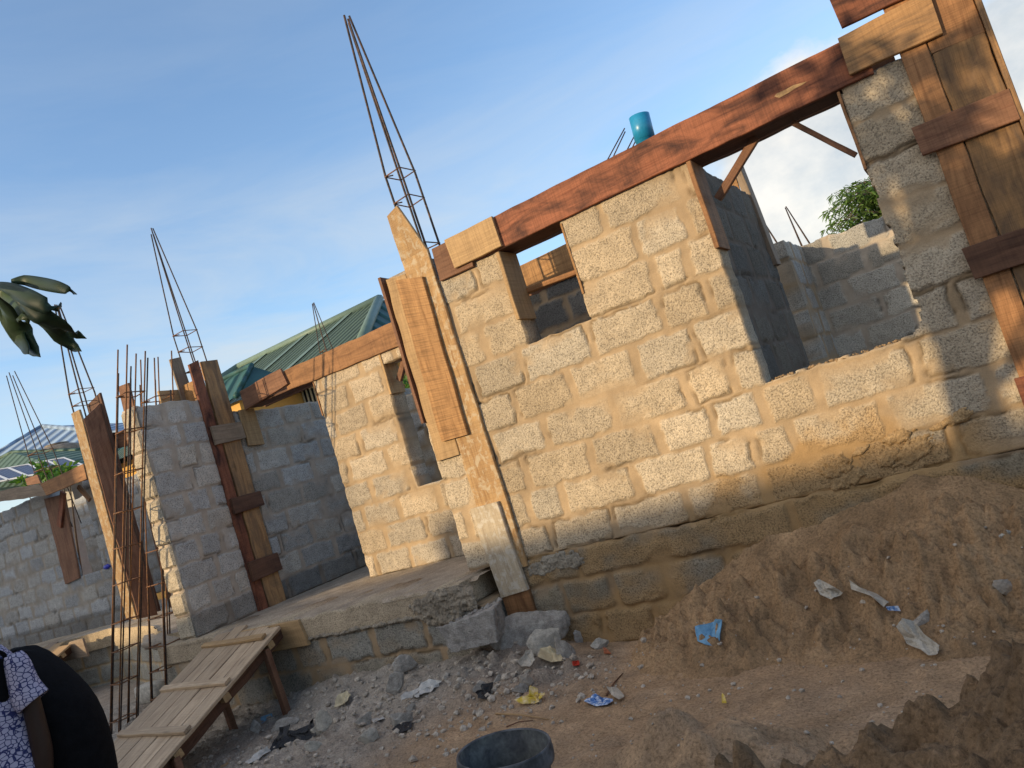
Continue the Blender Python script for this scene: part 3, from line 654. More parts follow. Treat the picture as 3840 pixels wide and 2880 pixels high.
o_, k_ = (2200, 350), 2.765
stick('brace', f2, atY(*zz(o_, k_, 1350, 1095), 4.86), atY(*zz(o_, k_, 1745, 450), 4.86), .05, .035, W_BRN)
stick('brace', f2, atY(*zz((2840, 0), 2.212, 815, 1285), 4.86), atY(*zz((2840, 0), 2.212, 285, 1010), 4.86), .03, .03, W_BRN)
# knot hole in the red plank
kp = [atY(*zz((2840, 0), 2.212, *p), 4.7195) for p in ((140, 800), (160, 775), (230, 745), (300, 705), (360, 690), (410, 675), (380, 700), (310, 735), (250, 775), (180, 812))]
mk('knot_hole', kp, [tuple(range(len(kp)))], W_PALE, f2, uv=[(p.x * 3, p.z) for p in kp])
# 3) right hand post
f3 = empty('column_formwork', (.3, 4.75, -.1), 'right hand post boxed in red and mottled boards with dark cross cleats, dappled by leaves', 'formwork', 'timber column boxes of the unfinished house')
plank('board', f3, (.125, 4.716, -.05), (.25, 4.716, -.05), (.25, 4.716, 2.62), (.12, 4.716, 2.62), N_, .026, W_ORG, wob=.004)
plank('board', f3, (.258, 4.718, -.05), (.50, 4.718, -.05), (.50, 4.718, 2.12), (.254, 4.718, 2.12), N_, .026, W_YEL, wob=.008)
plank('board', f3, (.256, 4.717, 2.125), (.505, 4.717, 2.11), (.50, 4.717, 2.9), (.256, 4.717, 2.9), N_, .026, W_ORG, wob=.006)
plank('side_board', f3, (.53, 4.70, -.1), (.53, 4.98, -.1), (.53, 4.98, 2.9), (.53, 4.70, 2.9), (1, 0, 0), .026, W_YEL, wob=.01)
plank('cleat', f3, (-.125, 4.688, 2.42), (-.13, 4.688, 2.205), (.33, 4.688, 2.19), (.335, 4.688, 2.43), N_, .027, W_YEL, label='broad brown board over the beam end')
plank('cleat', f3, (-.10, 4.69, 2.66), (-.09, 4.69, 2.465), (.42, 4.69, 2.45), (.42, 4.69, 2.66), N_, .026, W_RED, wob=.008)
plank('cleat', f3, (.055, 4.688, 1.80), (.06, 4.688, 1.64), (.505, 4.688, 1.62), (.505, 4.688, 1.79), N_, .027, W_BRN)
plank('cleat', f3, (.08, 4.688, 1.11), (.09, 4.688, .935), (.55, 4.688, .93), (.55, 4.688, 1.10), N_, .027, W_DRK)
plank('cleat', f3, (.10, 4.688, .39), (.10, 4.688, .22), (.55, 4.688, .22), (.55, 4.688, .39), N_, .027, W_RED)
pk = MB(); pk.box((.14, 4.76, 0.03), (.49, 4.96, 2.5)); pk.build('core', CONC, f3)
# 4) porch beam
YB = 5.82
f4 = empty('beam_formwork', (-5.5, YB, 2.1), 'short brown plank beam box over the porch back wall', 'formwork', 'timber beam boxes of the unfinished house')
plank('side_plank', f4, (-6.05, YB, 2.31), (-6.05, YB, 2.10), (-3.7, YB, 2.055), (-3.7, YB, 2.31), N_, .027, W_ORG, wob=.012, seg=40)
plank('patch_board', f4, (-6.73, YB - .028, 2.31), (-6.73, YB - .028, 2.09), (-6.0, YB - .028, 2.16), (-6.04, YB - .028, 2.345), N_, .026, W_BRN, wob=.012, bow=.01)
plank('back_plank', f4, (-6.75, YB + .27, 2.32), (-6.75, YB + .27, 2.1), (-3.7, YB + .27, 2.1), (-3.7, YB + .27, 2.32), N_, .025, W_BRN)
plank('soffit_board', f4, (-6.75, YB + .004, 2.105), (-6.75, YB + .24, 2.105), (-5.70, YB + .24, 2.105), (-5.70, YB + .004, 2.105), (0, 0, -1), .022, W_DRK)
plank('soffit_board', f4, (-4.76, YB + .004, 2.07), (-4.76, YB + .24, 2.07), (-3.8, YB + .24, 2.07), (-3.8, YB + .004, 2.07), (0, 0, -1), .022, W_DRK)
plank('lining_board', f4, (-6.735, 5.72, 1.70), (-6.735, 5.94, 1.68), (-6.735, 5.93, 2.10), (-6.735, 5.72, 2.10), (1, 0, 0), .025, W_PALE)
plank('lining_board', f4, (-4.735, YL - .015, 1.67), (-4.735, YL + .21, 1.67), (-4.735, YL + .21, 2.07), (-4.735, YL - .015, 2.07), (1, 0, 0), .025, W_PALE)
plank('lining_board', f4, (-5.70, YL - .01, 1.72), (-5.70, YL + .2, 1.72), (-5.70, YL + .2, 2.08), (-5.70, YL - .01, 2.08), (-1, 0, 0), .016, W_ORG)
o_, k_ = (900, 900), 2.212
stick('brace', f4, atY(*zz(o_, k_, 1310, 1165), YL + .08), atY(*zz(o_, k_, 1365, 950), YL + .08), .06, .04, W_BRN)
# 5) post in the cross wall
f5 = empty('column_formwork', (-6.9, 5.5, 0), 'post in the shaded cross wall boxed in red and mottled boards with three cleats', 'formwork', 'timber column boxes of the unfinished house')
PX = (1, 0, 0)
plank('board', f5, (-6.755, 5.30, 0), (-6.755, 5.42, 0), (-6.755, 5.40, 2.70), (-6.755, 5.275, 2.66), PX, .03, W_RED)
plank('board', f5, (-6.75, 5.435, .0), (-6.75, 5.66, .0), (-6.75, 5.64, 2.69), (-6.75, 5.425, 2.68), PX, .035, W_YEL, wob=.012)
for z, h, m_ in ((1.77, .2, W_GRY), (1.02, .17, W_DRK), (.31, .2, W_DRK)):
    plank('cleat', f5, (-6.718, 5.305, z + h), (-6.718, 5.305, z), (-6.718, 5.70, z + .015), (-6.718, 5.69, z + h), PX, .03, m_, wob=.006)
plank('board', f5, (-7.04, 5.29, 1.9), (-7.04, 5.45, 1.9), (-7.04, 5.40, 2.82), (-7.04, 5.26, 2.80), (-1, 0, 0), .025, W_GRY)
plank('cleat', f5, (-7.07, 5.05, 2.48), (-7.07, 5.05, 2.2), (-7.07, 5.5, 2.2), (-7.07, 5.5, 2.46), (-1, 0, 0), .025, W_PALE)
plank('end_board', f5, (-7.02, 5.325, 2.28), (-6.80, 5.325, 2.28), (-6.80, 5.325, 2.5), (-7.02, 5.325, 2.5), N_, .02, W_TAN)
pk = MB(); pk.box((-7.0, 5.345, 0), (-6.79, 5.65, 2.4)); pk.build('core', CONC, f5)
# 6) tall bright box post at the left
f6 = empty('column_formwork', (-10.6, 6.4, .1), 'tall box post at the left with one bright sunlit plank and dark inner side', 'formwork', 'timber column boxes of the unfinished house')
YC = 6.2; s_ = YC / 5.3
def lc(x, y, o=(0, 1600), k=2.212, Y=YC): return atY(*zz(o, k, x, y), Y)
plank('board', f6, lc(1045, 1595), lc(1130, 1600), atY(*zz((0, 1500), 4.608, 1365, 165), YC), atY(*zz((0, 1500), 4.608, 1225, 240), YC), N_, .03, W_CEM, wob=.01)
xr = lc(950, 980).x
pt_ = lc(1130, 1600); ptt = atY(*zz((0, 1500), 4.608, 1365, 165), YC)
plank('side_board', f6, pt_ + V((.03, .02, 0)), pt_ + V((.03, .30, -.04)), ptt + V((.02, .30, .05)), ptt + V((.02, .02, -.15)), PX, .03, W_BRN, wob=.01)
plank('board', f6, pt_ + V((-.3, .32, 0)), pt_ + V((.04, .32, 0)), ptt + V((.05, .32, .2)), ptt + V((-.32, .32, .12)), N_, .03, W_DRK)
plank('board', f6, pt_ + V((.08, .45, 0)), pt_ + V((.36, .45, -.05)), ptt + V((.55, .45, .18)), ptt + V((.3, .45, .20)), N_, .03, W_BRN)
plank('cleat', f6, atY(*zz((0, 1500), 4.608, 1690, 600), 6.6), atY(*zz((0, 1500), 4.608, 1730, 920), 6.6), atY(*zz((0, 1500), 4.608, 2330, 760), 6.6), atY(*zz((0, 1500), 4.608, 2330, 500), 6.6), N_, .03, W_BRN)
# 7) left beam and its linings
f7 = empty('beam_formwork', (-12.5, 6.6, 2.2), 'timber beam box at the far left, half in sun, running into the bright post', 'formwork', 'timber beam boxes of the unfinished house')
YF = 6.55
def lf(x, y, Y=YF): return atY(*zz((0, 1500), 4.608, x, y), Y)
plank('side_plank', f7, lf(-700, 1680), lf(-700, 1860), lf(800, 1645), lf(695, 1450), N_, .03, W_GRY, wob=.012, seg=20)
plank('side_plank', f7, lf(695, 1450), lf(800, 1650), lf(1495, 1365), lf(1435, 1108), N_, .034, W_ORG, wob=.008, seg=20)
plank('soffit_board', f7, lf(-300, 1800) + V((0, .03, 0)), lf(-300, 1800) + V((0, .3, 0)), lf(1480, 1375) + V((0, .3, 0)), lf(1480, 1375) + V((0, .03, 0)), (0, 0, -1), .02, W_DRK)
plank('lining_board', f7, atY(*zz((0, 1600), 2.212, 540, 1310), 6.92), atY(*zz((0, 1600), 2.212, 660, 1255), 6.92), atY(*zz((0, 1600), 2.212, 520, 560), 6.92), atY(*zz((0, 1600), 2.212, 365, 600), 6.92), N_, .03, W_BRN, wob=.01)
stick('brace', f7, atY(*zz((0, 1600), 2.212, 485, 830), 6.88), atY(*zz((0, 1600), 2.212, 515, 545), 6.88), .12, .04, W_RED)
stick('brace', f7, atY(*zz((0, 1600), 2.212, 735, 610), 6.8), atY(*zz((0, 1600), 2.212, 640, 500), 6.8), .07, .04, W_ORG)
plank('end_board', f7, lf(430, 1360, 7.9), lf(470, 1480, 7.9), lf(700, 1440, 7.9), lf(640, 1290, 7.9), N_, .03, W_BRN)
# 8) inner beam and loose uprights seen through the windows
f8 = empty('beam_formwork', (-2.4, 6.5, 2.2), 'inner beam plank seen through the small window, half shaded', 'formwork', 'timber beam boxes of the unfinished house')
plank('side_plank', f8, (-3.27, 5.87, 2.30), (-3.27, 5.87, 2.05), (-1.95, 5.87, 2.03), (-1.95, 5.87, 2.32), N_, .03, W_TAN)
plank('back_plank', f8, (-3.27, 6.14, 2.30), (-3.27, 6.14, 2.05), (-1.95, 6.14, 2.05), (-1.95, 6.14, 2.30), N_, .03, W_BRN)
f9 = empty('timber_upright', (-1.12, 6.6, 1.6), 'weathered timber upright fixed to the end of the dark partition', 'timber')
plank('board', f9, (-1.11, 6.50, 1.60), (-1.11, 6.66, 1.60), (-1.14, 6.66, 2.50), (-1.14, 6.50, 2.46), PX, .06, W_GRY)
plank('cross_board', f9, (-1.62, 6.49, 2.40), (-1.62, 6.49, 2.22), (-1.20, 6.49, 2.22), (-1.20, 6.49, 2.40), N_, .03, W_TAN)

# ------------------------------------------------------------------ left wing
def tiltwall(label, x0, x1, y, z0, z1, holes=(), seed=1, **k):
    e = empty('block_wall', ((x0 + x1) / 2, y, z0), label, 'wall')
    block_wall('masonry', e, (x0, y, 0), (1, 0, 0), (0, -1, 0), x1 - x0, z0, z1, .2, running(z0, 12, x1 - x0, .5, seed), holes=holes, res=.03, seed=seed + 200, blk=np.array([.37, .37, .375]), mort=np.array([.31, .27, .225]), **k)
    return e
YW = 6.95
xo = atY(*zz((0, 1600), 2.212, 545, 1100), YW).x
xj = atY(*zz((0, 1600), 2.212, 790, 900), YW).x
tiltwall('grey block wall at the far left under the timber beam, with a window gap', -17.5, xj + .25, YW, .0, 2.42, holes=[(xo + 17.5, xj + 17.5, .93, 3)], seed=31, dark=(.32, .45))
tiltwall('distant shaded block wall inside the left window gap', -16.5, -12, 9.2, .2, 2.55, seed=35)
lf_ = empty('floor', (-10, 6.5, 0), 'raised concrete floor strip of the left wing', 'floor'); lf_['kind'] = 'structure'; del lf_['category']
ed = [atZ(*zz((0, 2130), 2.212, *p), .08) for p in ((-400, 880), (240, 690), (640, 580), (900, 505))] 
xs = [p.x for p in ed] + [-9.0, -8.2, -7.3]; ys = [p.y for p in ed] + [5.55, 5.1, 4.62]
def lfront(x): return np.interp(x, xs, ys) + .02 * fbm(x * 4, x * 0, 3, 8)
slab_top('slab_surface', -17.5, -7.02, 4.5, 9.2, .07, lf_, 260, 50, front=lfront)
le = empty('foundation_wall', (-9.5, 5.6, -.7), 'sunlit concrete lip over shaded blocks of the left wing, behind the leaning rebar', 'foundation')
def ribbon(name, parent, z0, z1, off, seed, mort, blk, layout, mat=BLOCK, res=.02):
    """a block face following the floor edge in plan"""
    xx = np.linspace(-17.3, -7.05, 420); yy = lfront(xx) + off
    zv = np.linspace(z0, z1, int((z1 - z0) / res) + 2); s = np.concatenate([[0], np.cumsum(np.hypot(np.diff(xx), np.diff(yy)))])
    u, z = np.meshgrid(s, zv, indexing='ij'); zs, js = layout
    ci = np.clip(np.searchsorted(zs, z + .01 * fbm(u * 5, z * 5, 3, seed)) - 1, 0, len(zs) - 2); za = np.array(zs)
    dz = np.minimum(z - za[ci], za[ci + 1] - z); uu = (u + (ci % 2) * .26) % .52; du = np.minimum(uu, .52 - uu)
    d = np.minimum(dz - .015, du - .03) + .01 * fbm(u * 15, z * 15, 3, seed); m = sst(-.005, .008, d)
    m = m if mat is BLOCK and layout[1] is None else m
    c = (1 - m)[..., None] * mort + m[..., None] * blk; c = c * (1 + .3 * fbm(u * 2, z * 2, 3, seed + 4))[..., None]
    n_ = np.stack([np.gradient(yy, xx), -np.ones_like(xx)], -1); n_ /= np.linalg.norm(n_, axis=1, keepdims=True)
    hh = .01 * m + .012 * fbm(u * 7, z * 7, 4, seed + 6)
    P = np.stack([xx[:, None] + n_[:, :1] * hh, yy[:, None] + n_[:, 1:] * hh, z], -1)
    return mk(name, P.reshape(-1, 3), grid_faces(420, len(zv)), mat, parent, True, col=np.concatenate([c, m[..., None]], -1).reshape(-1, 4))
ribbon('slab_edge', le, -.16, .085, -.0, 5, np.array([.46, .36, .24]), np.array([.46, .36, .24]), ([-3, 3], None))
ribbon('masonry', le, -1.2, -.13, .03, 6, np.array([.42, .30, .17]), np.array([.38, .35, .29]), ([-1.2, -.9, -.64, -.39, -.1], None))
mb = MB()
for p, w in (((-8.55, 5.25, -.05), .16), ((-7.45, 4.72, -.02), .3)):
    vs = rockpts(ICO2[0], int(w * 100), .5, 9) * np.array([w * 1.6, w * .7, .13]); mb.add([V(p) + V(v) for v in vs], ICO2[1])
mb.build('broken_edge', CONC, le, True)
bb = empty('bottle', atY(*zz((0, 1600), 2.212, 880, 1190), YW - .02), 'small deep blue plastic bottle lying on the left window sill', 'bottle')
mb = MB(); p = bb.location; mb.tube([p + V((-.10, .05, .04)), p + V((-.05, .04, .045)), p + V((.06, .02, .045)), p + V((.09, .015, .045)), p + V((.12, .01, .045))], .04, 12, rr=[.028, .04, .04, .022, .018])
mb.build('bottle_body', m_plain('deep_blue_plastic', (.02, .03, .35), .35, 10, .1, 0), bb, True)

# ------------------------------------------------------------------ blue pipe
pp = empty('pipe', (-1.57, 5.6, 2.3), 'bright blue plastic pipe standing up behind the red beam', 'pipe')
a_, b_ = atY(*zz((2200, 350), 2.765, 543, 236), 5.6), atY(*zz((2200, 350), 2.765, 612, 505), 5.6)
ax = (a_ - b_).normalized(); mb = MB(); R = .077
pts = [b_ - ax * .5, b_ + ax * .02, b_ + ax * .021, a_, a_ - ax * .002, a_ - ax * .15]
mb.tube(pts, R, 32, rr=[R * .93, R * .93, R, R, R - .006, R - .006], cap=False); mb.build('pipe_body', PIPE, pp, True)

# ------------------------------------------------------------------ ground
def crest(x):   # height of the big sand heap where it meets the foundation
    return np.interp(x, [-2.62, -2.45, -2.3, -2.05, -1.84, -1.43, -1.11, -.75, -.5, -.3, -.16, 0, .4, 1.2], [-.75, -.68, -.60, -.45, -.35, -.16, -.11, -.04, .0, -.03, -.09, -.16, -.26, -.5])
def base_h(x, y):
    h = -.665 + .02 * fbm(x * 1.1, y * 1.1, 3, 2) + .012 * fbm(x * 5, y * 5, 3, 4)
    near = np.exp(-((y - 4.5) / .42) ** 2)
    h = h + near * (.13 * sst(-6.2, -5.0, x) * sst(-3.0, -3.6, x) + .12 * np.exp(-((x + 3.15) / .35) ** 2) + .02)
    ash = np.exp(-((x + 3.0) / .55) ** 2 - ((y - 4.15) / .38) ** 2); h = h + ash * (.06 + .05 * fbm(x * 7, y * 7, 4, 74, .65) + np.maximum(vn(x * 13, y * 13, 75) - .55, 0) * .18)
    h = h - .06 * np.exp(-((x + 5.6) ** 2 / .5 + (y - 4.2) ** 2 / .12))
    # low trampled mound in the foreground
    h = h + .17 * np.exp(-((x + 1.45) ** 2 / .16 + (y - 2.95) ** 2 / .05)) * (1 + .5 * fbm(x * 6, y * 6, 4, 6)) + .10 * np.exp(-((x + 1.2) ** 2 / .6 + (y - 2.75) ** 2 / .16)) * (fbm(x * 6, y * 6, 4, 16, .65) + .35) + .10 * np.exp(-((x + .7) ** 2 / .12 + (y - 2.5) ** 2 / .05))
    h = h + .035 * np.exp(-((x + 1.9) ** 2 / .06 + (y - 2.45) ** 2 / .05))
    rub = sst(-3.1, -3.8, x)
    h = h + rub * .022 * fbm(x * 9, y * 9, 4, 14, .6)
    h = h + (np.maximum(vn(x * 20, y * 20, 33) - .68, 0) * .09 + np.maximum(vn(x * 40, y * 40, 34) - .62, 0) * .05) * (.35 + .65 * rub)
    # foot prints and drag marks along the path
    h = h + .010 * fbm(x * 3 + y, y * 16 - x * 2, 3, 24) * (1 - rub)
    return h
def sand_col(x, y, rub):
    sand = np.array([.43, .285, .17]); grey = np.array([.37, .325, .275])
    k = (rub * .85 + .25 * fbm(x * 1.5, y * 1.5, 3, 44))[..., None]; k = np.clip(k, 0, 1)
    ash = np.clip(np.exp(-((x + 3.05) / .6) ** 2 - ((y - 4.2) / .36) ** 2) * 1.3 + .3 * fbm(x * 4, y * 4, 3, 78), 0, 1)[..., None]
    c = sand * (1 - k) + grey * k
    c = c * (1 - .8 * ash) + np.array([.25, .225, .20]) * .8 * ash
    return c * (1 + .15 * fbm(x * 3, y * 3, 4, 54))[..., None]
gx = np.concatenate([[-400, -150, -60, -30, -20, -15, -12, -10.5], np.arange(-9.5, 1.9, .017), [2.2, 3, 5, 9, 20, 60, 150, 400]])
gy = np.concatenate([[-300, -100, -40, -15, -6, -2, 0, .7], np.arange(1.3, 5.0, .017), [5.4, 6.5, 9, 14, 22, 40, 80, 200, 500]])
x, y = np.meshgrid(gx, gy, indexing='ij'); hz = base_h(x, y)
fine = (x > -9.6) & (x < 1.95) & (y > 1.2) & (y < 5.0)
hz = np.where(fine, hz, -.68)
cg = sand_col(x, y, sst(-3.0, -3.9, x))
go = mk('ground', np.stack([x, y, hz], -1).reshape(-1, 3), grid_faces(len(gx), len(gy)), EARTH, None, True, col=np.concatenate([cg, np.ones((*x.shape, 1))], -1).reshape(-1, 4))
go['kind'] = 'structure'
def clods(x, y, seed, a=1.0):
    r1 = 1 - np.abs(fbm(x * 5, y * 5, 4, seed, .6)) * 2; r2 = fbm(x * 14, y * 14, 4, seed + 3, .65); r3 = fbm(x * 2.2, y * 2.2, 3, seed + 8)
    bl = np.maximum(vn(x * 11, y * 11, seed + 5) - .62, 0) * .16 + np.maximum(vn(x * 24, y * 24, seed + 6) - .6, 0) * .08
    r4 = np.maximum(vn(x * 38, y * 38, seed + 15) - .55, 0) * .05 + np.maximum(vn(x * 62, y * 62, seed + 16) - .5, 0) * .022
    return a * (.03 * r1 + .045 * r2 + .095 * r3 + 1.7 * bl + 1.5 * r4 + .012 * fbm(x * 30, y * 30, 3, seed + 12, .7))
def heap(name, label, x0, x1, y0, y1, fn, col, res=.013, cut=.012):
    nx, ny = int((x1 - x0) / res) + 1, int((y1 - y0) / res) + 1
    x, y = np.meshgrid(np.linspace(x0, x1, nx), np.linspace(y0, y1, ny), indexing='ij'); z = fn(x, y); bz = base_h(x, y)
    ok = z > bz - cut; mask = ok[:-1, :-1] | ok[1:, :-1] | ok[1:, 1:] | ok[:-1, 1:]
    z = np.maximum(z, bz - .03); f = grid_faces(nx, ny, mask)
    c = col(x, y); vs = np.stack([x, y, z], -1).reshape(-1, 3); c4 = np.concatenate([c, np.ones((*x.shape, 1))], -1).reshape(-1, 4)
    used = np.unique(f); rm = np.full(nx * ny, -1); rm[used] = np.arange(len(used))
    return tag(mk(name, vs[used], rm[f], EARTH, None, True, col=c4[used]), label, 'sand heap')
def h1(x, y):
    dist = np.clip(4.76 - y + .06 * fbm(x * 2, y * 2, 2, 61), 0, 9); top = crest(x)
    foot = 1.04 + .15 * fbm(x * 1.3, x * 0 + 3, 2, 63) + .10 * sst(-1.0, -.2, x)
    s = np.clip(dist / foot, 0, 1.6); prof = 1 - s * (1.0 + .25 * np.sin(s * 3.14))
    hh = -.70 + (top + .70) * prof
    fade = sst(0.0, .15, hh + .70)
    return hh + clods(x, y, 66) * fade * (.22 + .78 * sst(.06, .34, dist)) - .01 + .02 * fbm(x * 3, y * 3, 2, 67)
hp1 = heap('sand_heap', 'big brown sand heap banked against the front wall', -2.75, 1.85, 3.35, 4.77, h1, lambda x, y: np.array([.35, .225, .125]) * (1 + .36 * fbm(x * 4, y * 4, 4, 71))[..., None])
_rid = [atY(*p, 2.0) for p in ((2680, 2930), (2900, 2850), (3050, 2815), (3180, 2765), (3330, 2712), (3450, 2635), (3560, 2560), (3640, 2490), (3690, 2420), (3760, 2330), (3840, 2262), (4000, 2150), (4300, 2050))]
_rx = [p.x for p in _rid]; _rz = [p.z for p in _rid]
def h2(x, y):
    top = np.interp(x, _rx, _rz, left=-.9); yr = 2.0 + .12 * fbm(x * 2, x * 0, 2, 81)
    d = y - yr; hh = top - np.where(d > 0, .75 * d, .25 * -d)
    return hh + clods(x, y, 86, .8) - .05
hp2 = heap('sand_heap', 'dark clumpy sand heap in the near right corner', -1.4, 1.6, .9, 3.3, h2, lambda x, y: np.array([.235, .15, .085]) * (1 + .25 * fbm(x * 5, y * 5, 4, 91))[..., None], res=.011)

# small stones everywhere: nobody could count them
mb = MB(); rr = random.Random(5)
def gz(x, y):
    X_, Y_ = np.array([x]), np.array([y]); h = float(base_h(X_, Y_)[0])
    if 3.35 < y < 4.77 and x > -2.75: h = max(h, float(h1(X_, Y_)[0]))
    return h
for i in range(2300):
    if i < 1850: x = rr.uniform(-7.4, -2.9); y = rr.uniform(2.2, 4.45)
    else: x = rr.uniform(-3.2, .6); y = rr.uniform(2.6, 4.6)
    if i < 1850 and rr.random() < .3: x = rr.gauss(-4.2, .6); y = rr.gauss(4.0, .25)
    if i % 6 == 5: x = rr.gauss(-3.0, .4); y = rr.gauss(4.1, .25)
    if y > 4.44: continue
    r = .006 + .022 * rr.random() ** 3 * (1.25 if i < 1850 else .6); blob(mb, (x, y, gz(x, y) + r * .25), r, i, .75)
ru = mb.build('rubble', m_plain('rubble_stone', (.40, .345, .285), .95, 18, .4, .6, .01, spec=.1), None, False); tag(ru, 'small grey stones and mortar crumbs strewn over the ground', 'rubble', None, 'stuff')

# ------------------------------------------------------------------ bigger rocks and concrete lumps
def surf(x, y):
    h = base_h(x, y); k = (y > 3.3) & (y < 4.77) & (x > -2.75)
    return np.where(k, np.maximum(h, h1(x, y)), h)
_D = np.linspace(1.6, 11, 1900)
def hits(px):
    """first point of the ground or the big heap met by each line of sight"""
    out = []
    d = np.array([ray(*p) for p in px]); P = np.array(CAM)[None, None] + d[:, None] * _D[None, :, None]
    below = P[..., 2] < surf(P[..., 0], P[..., 1]); k = below.argmax(1)
    return [V(P[i, k[i]]) for i in range(len(px))]
def pt(sx, sy, z=-.62): return hits([(sx, sy)])[0]
def rock(label, sx, sy, wpx, hpx, seed, mat=ROCK, z=-.6, name='rock', flat=.7, facets=13, cat='rock', group='loose rocks and concrete lumps on the ground'):
    """a stone sitting where the photo shows one; (sx, sy) is the foot of its near side"""
    p = pt(sx, sy, z)
    dist = (p - CAM).dot(FWD); w = wpx / FPX * dist; h = hpx / FPX * dist
    vs = rockpts(ICO4[0], seed, .5, facets); q_ = vs * 1.0
    vs = vs * (1 + .05 * fbm(q_[:, 0] * 6 + seed, q_[:, 1] * 6 + q_[:, 2] * 5, 4, seed + 5, .65) + .03 * fbm(q_[:, 0] * 18 + q_[:, 2] * 9, q_[:, 1] * 18 + q_[:, 2] * 15, 3, seed + 6, .7))[:, None]
    vs = vs * np.array([w / 2 * 1.1, w / 2 * .9, h / 2 * 1.25])
    ca, sa = math.cos(yaw + rol * .0), math.sin(yaw)
    vs = np.stack([vs[:, 0] * ca - vs[:, 1] * -sa * -1, vs[:, 0] * -sa * -1 * -1 + vs[:, 1] * ca, vs[:, 2]], -1)
    c = p + V((0, w * .3, h * .38))
    o = mk(name, [V(v) for v in vs], ICO4[1], mat, None, True); o.location = c
    return tag(o, label, cat, group)
rock('large rounded grey boulder against the foundation beside the post', 1975, 2445, 230, 150, 3, ROCK, facets=6)
rock('pale speckled boulder in front of the large grey boulder', 2050, 2470, 130, 110, 12, ROCKW)
rock('dark grey boulder right of the pale speckled boulder', 2110, 2480, 90, 90, 15, ROCK)
rock('upright grey stone in the rubble below the porch edge', 1480, 2620, 70, 90, 21, ROCK)
rock('speckled lump with a wood splinter beside it under the porch edge', 1520, 2530, 85, 70, 25, ROCK)
rock('flat grey stone slab lying on the sand left of the bucket', 1370, 2795, 110, 55, 27, ROCKW)
rock('grey lump with black film at its right, left of the bucket', 1490, 2735, 85, 70, 29, ROCK)
rock('small dark cube of stone in the sand near the white film', 1540, 2672, 32, 32, 33, ROCK)
rock('grey brick piece leaning over the black cloth', 1215, 2755, 45, 90, 37, ROCKW)
rock('flat piece of concrete beside the black cloth', 1180, 2765, 60, 45, 39, ROCKW)
rock('grey chunk between flat slab and black film', 1360, 2725, 60, 45, 41, ROCK)
rock('stubby stone standing in the shade under the ramp', 950, 2755, 34, 50, 43, ROCK)
rock('tan stone on the ground below the grey brick piece', 1170, 2820, 60, 40, 47, ROCKW)
rock('dark stone under the boulders, in the ash', 1950, 2610, 60, 50, 49, ROCK)
rock('brown rock near the yellow wrapper', 1970, 2590, 60, 55, 51, CONC)
rock('grey stone buried in the sand heap above the clear bag', 3470, 2350, 95, 60, 53, ROCK, z=-.3)
rock('tan boulder on the right edge of the sand heap', 3790, 2240, 120, 80, 57, CONC, z=-.2)
rock('white pebble on the sand heap near the right edge', 3775, 2020, 50, 30, 59, ROCKW, z=-.2)
rock('flat grey stone at the left of the black cloth', 1040, 2750, 100, 40, 61, ROCK)
rock('dark angular stone at the left edge of the ash pile', 1800, 2600, 60, 50, 71, ROCK)
rock('small grey stone between the clear bag and the boulders', 1870, 2560, 45, 35, 73, ROCK)
rock('pale stone at the right end of the ash pile, by the clay shard', 2235, 2440, 70, 40, 75, ROCKW)
rock('grey stone against the foundation right of the boulders', 2180, 2410, 90, 60, 77, ROCK)
# broken block under the post
ob_ = empty('concrete_block', (-3.75, 4.35, -.5), 'broken grey concrete block lying tilted below the porch corner', 'concrete block')
dist = 5.3
q = [atY(*p, 4.22) for p in ((1640, 2355), (1850, 2290), (1868, 2410), (1690, 2450))]
t_ = [atY(*p, 4.44) for p in ((1715, 2330), (1878, 2246), (1900, 2350), (1760, 2400))]
bvs = q + t_; cen = sum(bvs, V((0, 0, 0))) / 8
import bmesh
bm = bmesh.new(); bv = [bm.verts.new(v - cen) for v in bvs]
for f in ((0, 3, 2, 1), (4, 5, 6, 7), (0, 1, 5, 4), (1, 2, 6, 5), (2, 3, 7, 6), (3, 0, 4, 7)): bm.faces.new([bv[i] for i in f])
bmesh.ops.recalc_face_normals(bm, faces=bm.faces)
bmesh.ops.subdivide_edges(bm, edges=bm.edges, cuts=26, use_grid_fill=True)
for v in bm.verts:
    c = v.co; k = float(fbm(np.array([c.x * 11 + 3]), np.array([c.y * 11 + c.z * 9]), 4, 4)[0]); k2 = float(fbm(np.array([c.x * 40 + c.z * 20]), np.array([c.y * 40 + c.z * 33]), 3, 8, .7)[0]); v.co = c * (1 + .10 * k + .05 * k2) + V((0, 0, .015 * k))
me = bpy.data.meshes.new('block_body'); bm.to_mesh(me); bm.free(); me.materials.append(CONCG)
for p_ in me.polygons: p_.use_smooth = True
bo = bpy.data.objects.new('block_body', me); COL.objects.link(bo); bo.parent = ob_; bo.location = cen - ob_.location
mb = MB()
for i in range(60): blob(mb, t_[0].lerp(t_[1], random.random()).lerp(q[0].lerp(q[1], random.random()), random.random() * .6) + V((0, 0, .0)), random.uniform(.008, .03), i + 77, .7)
mb.build('mortar_crust', CONCG, ob_, True)

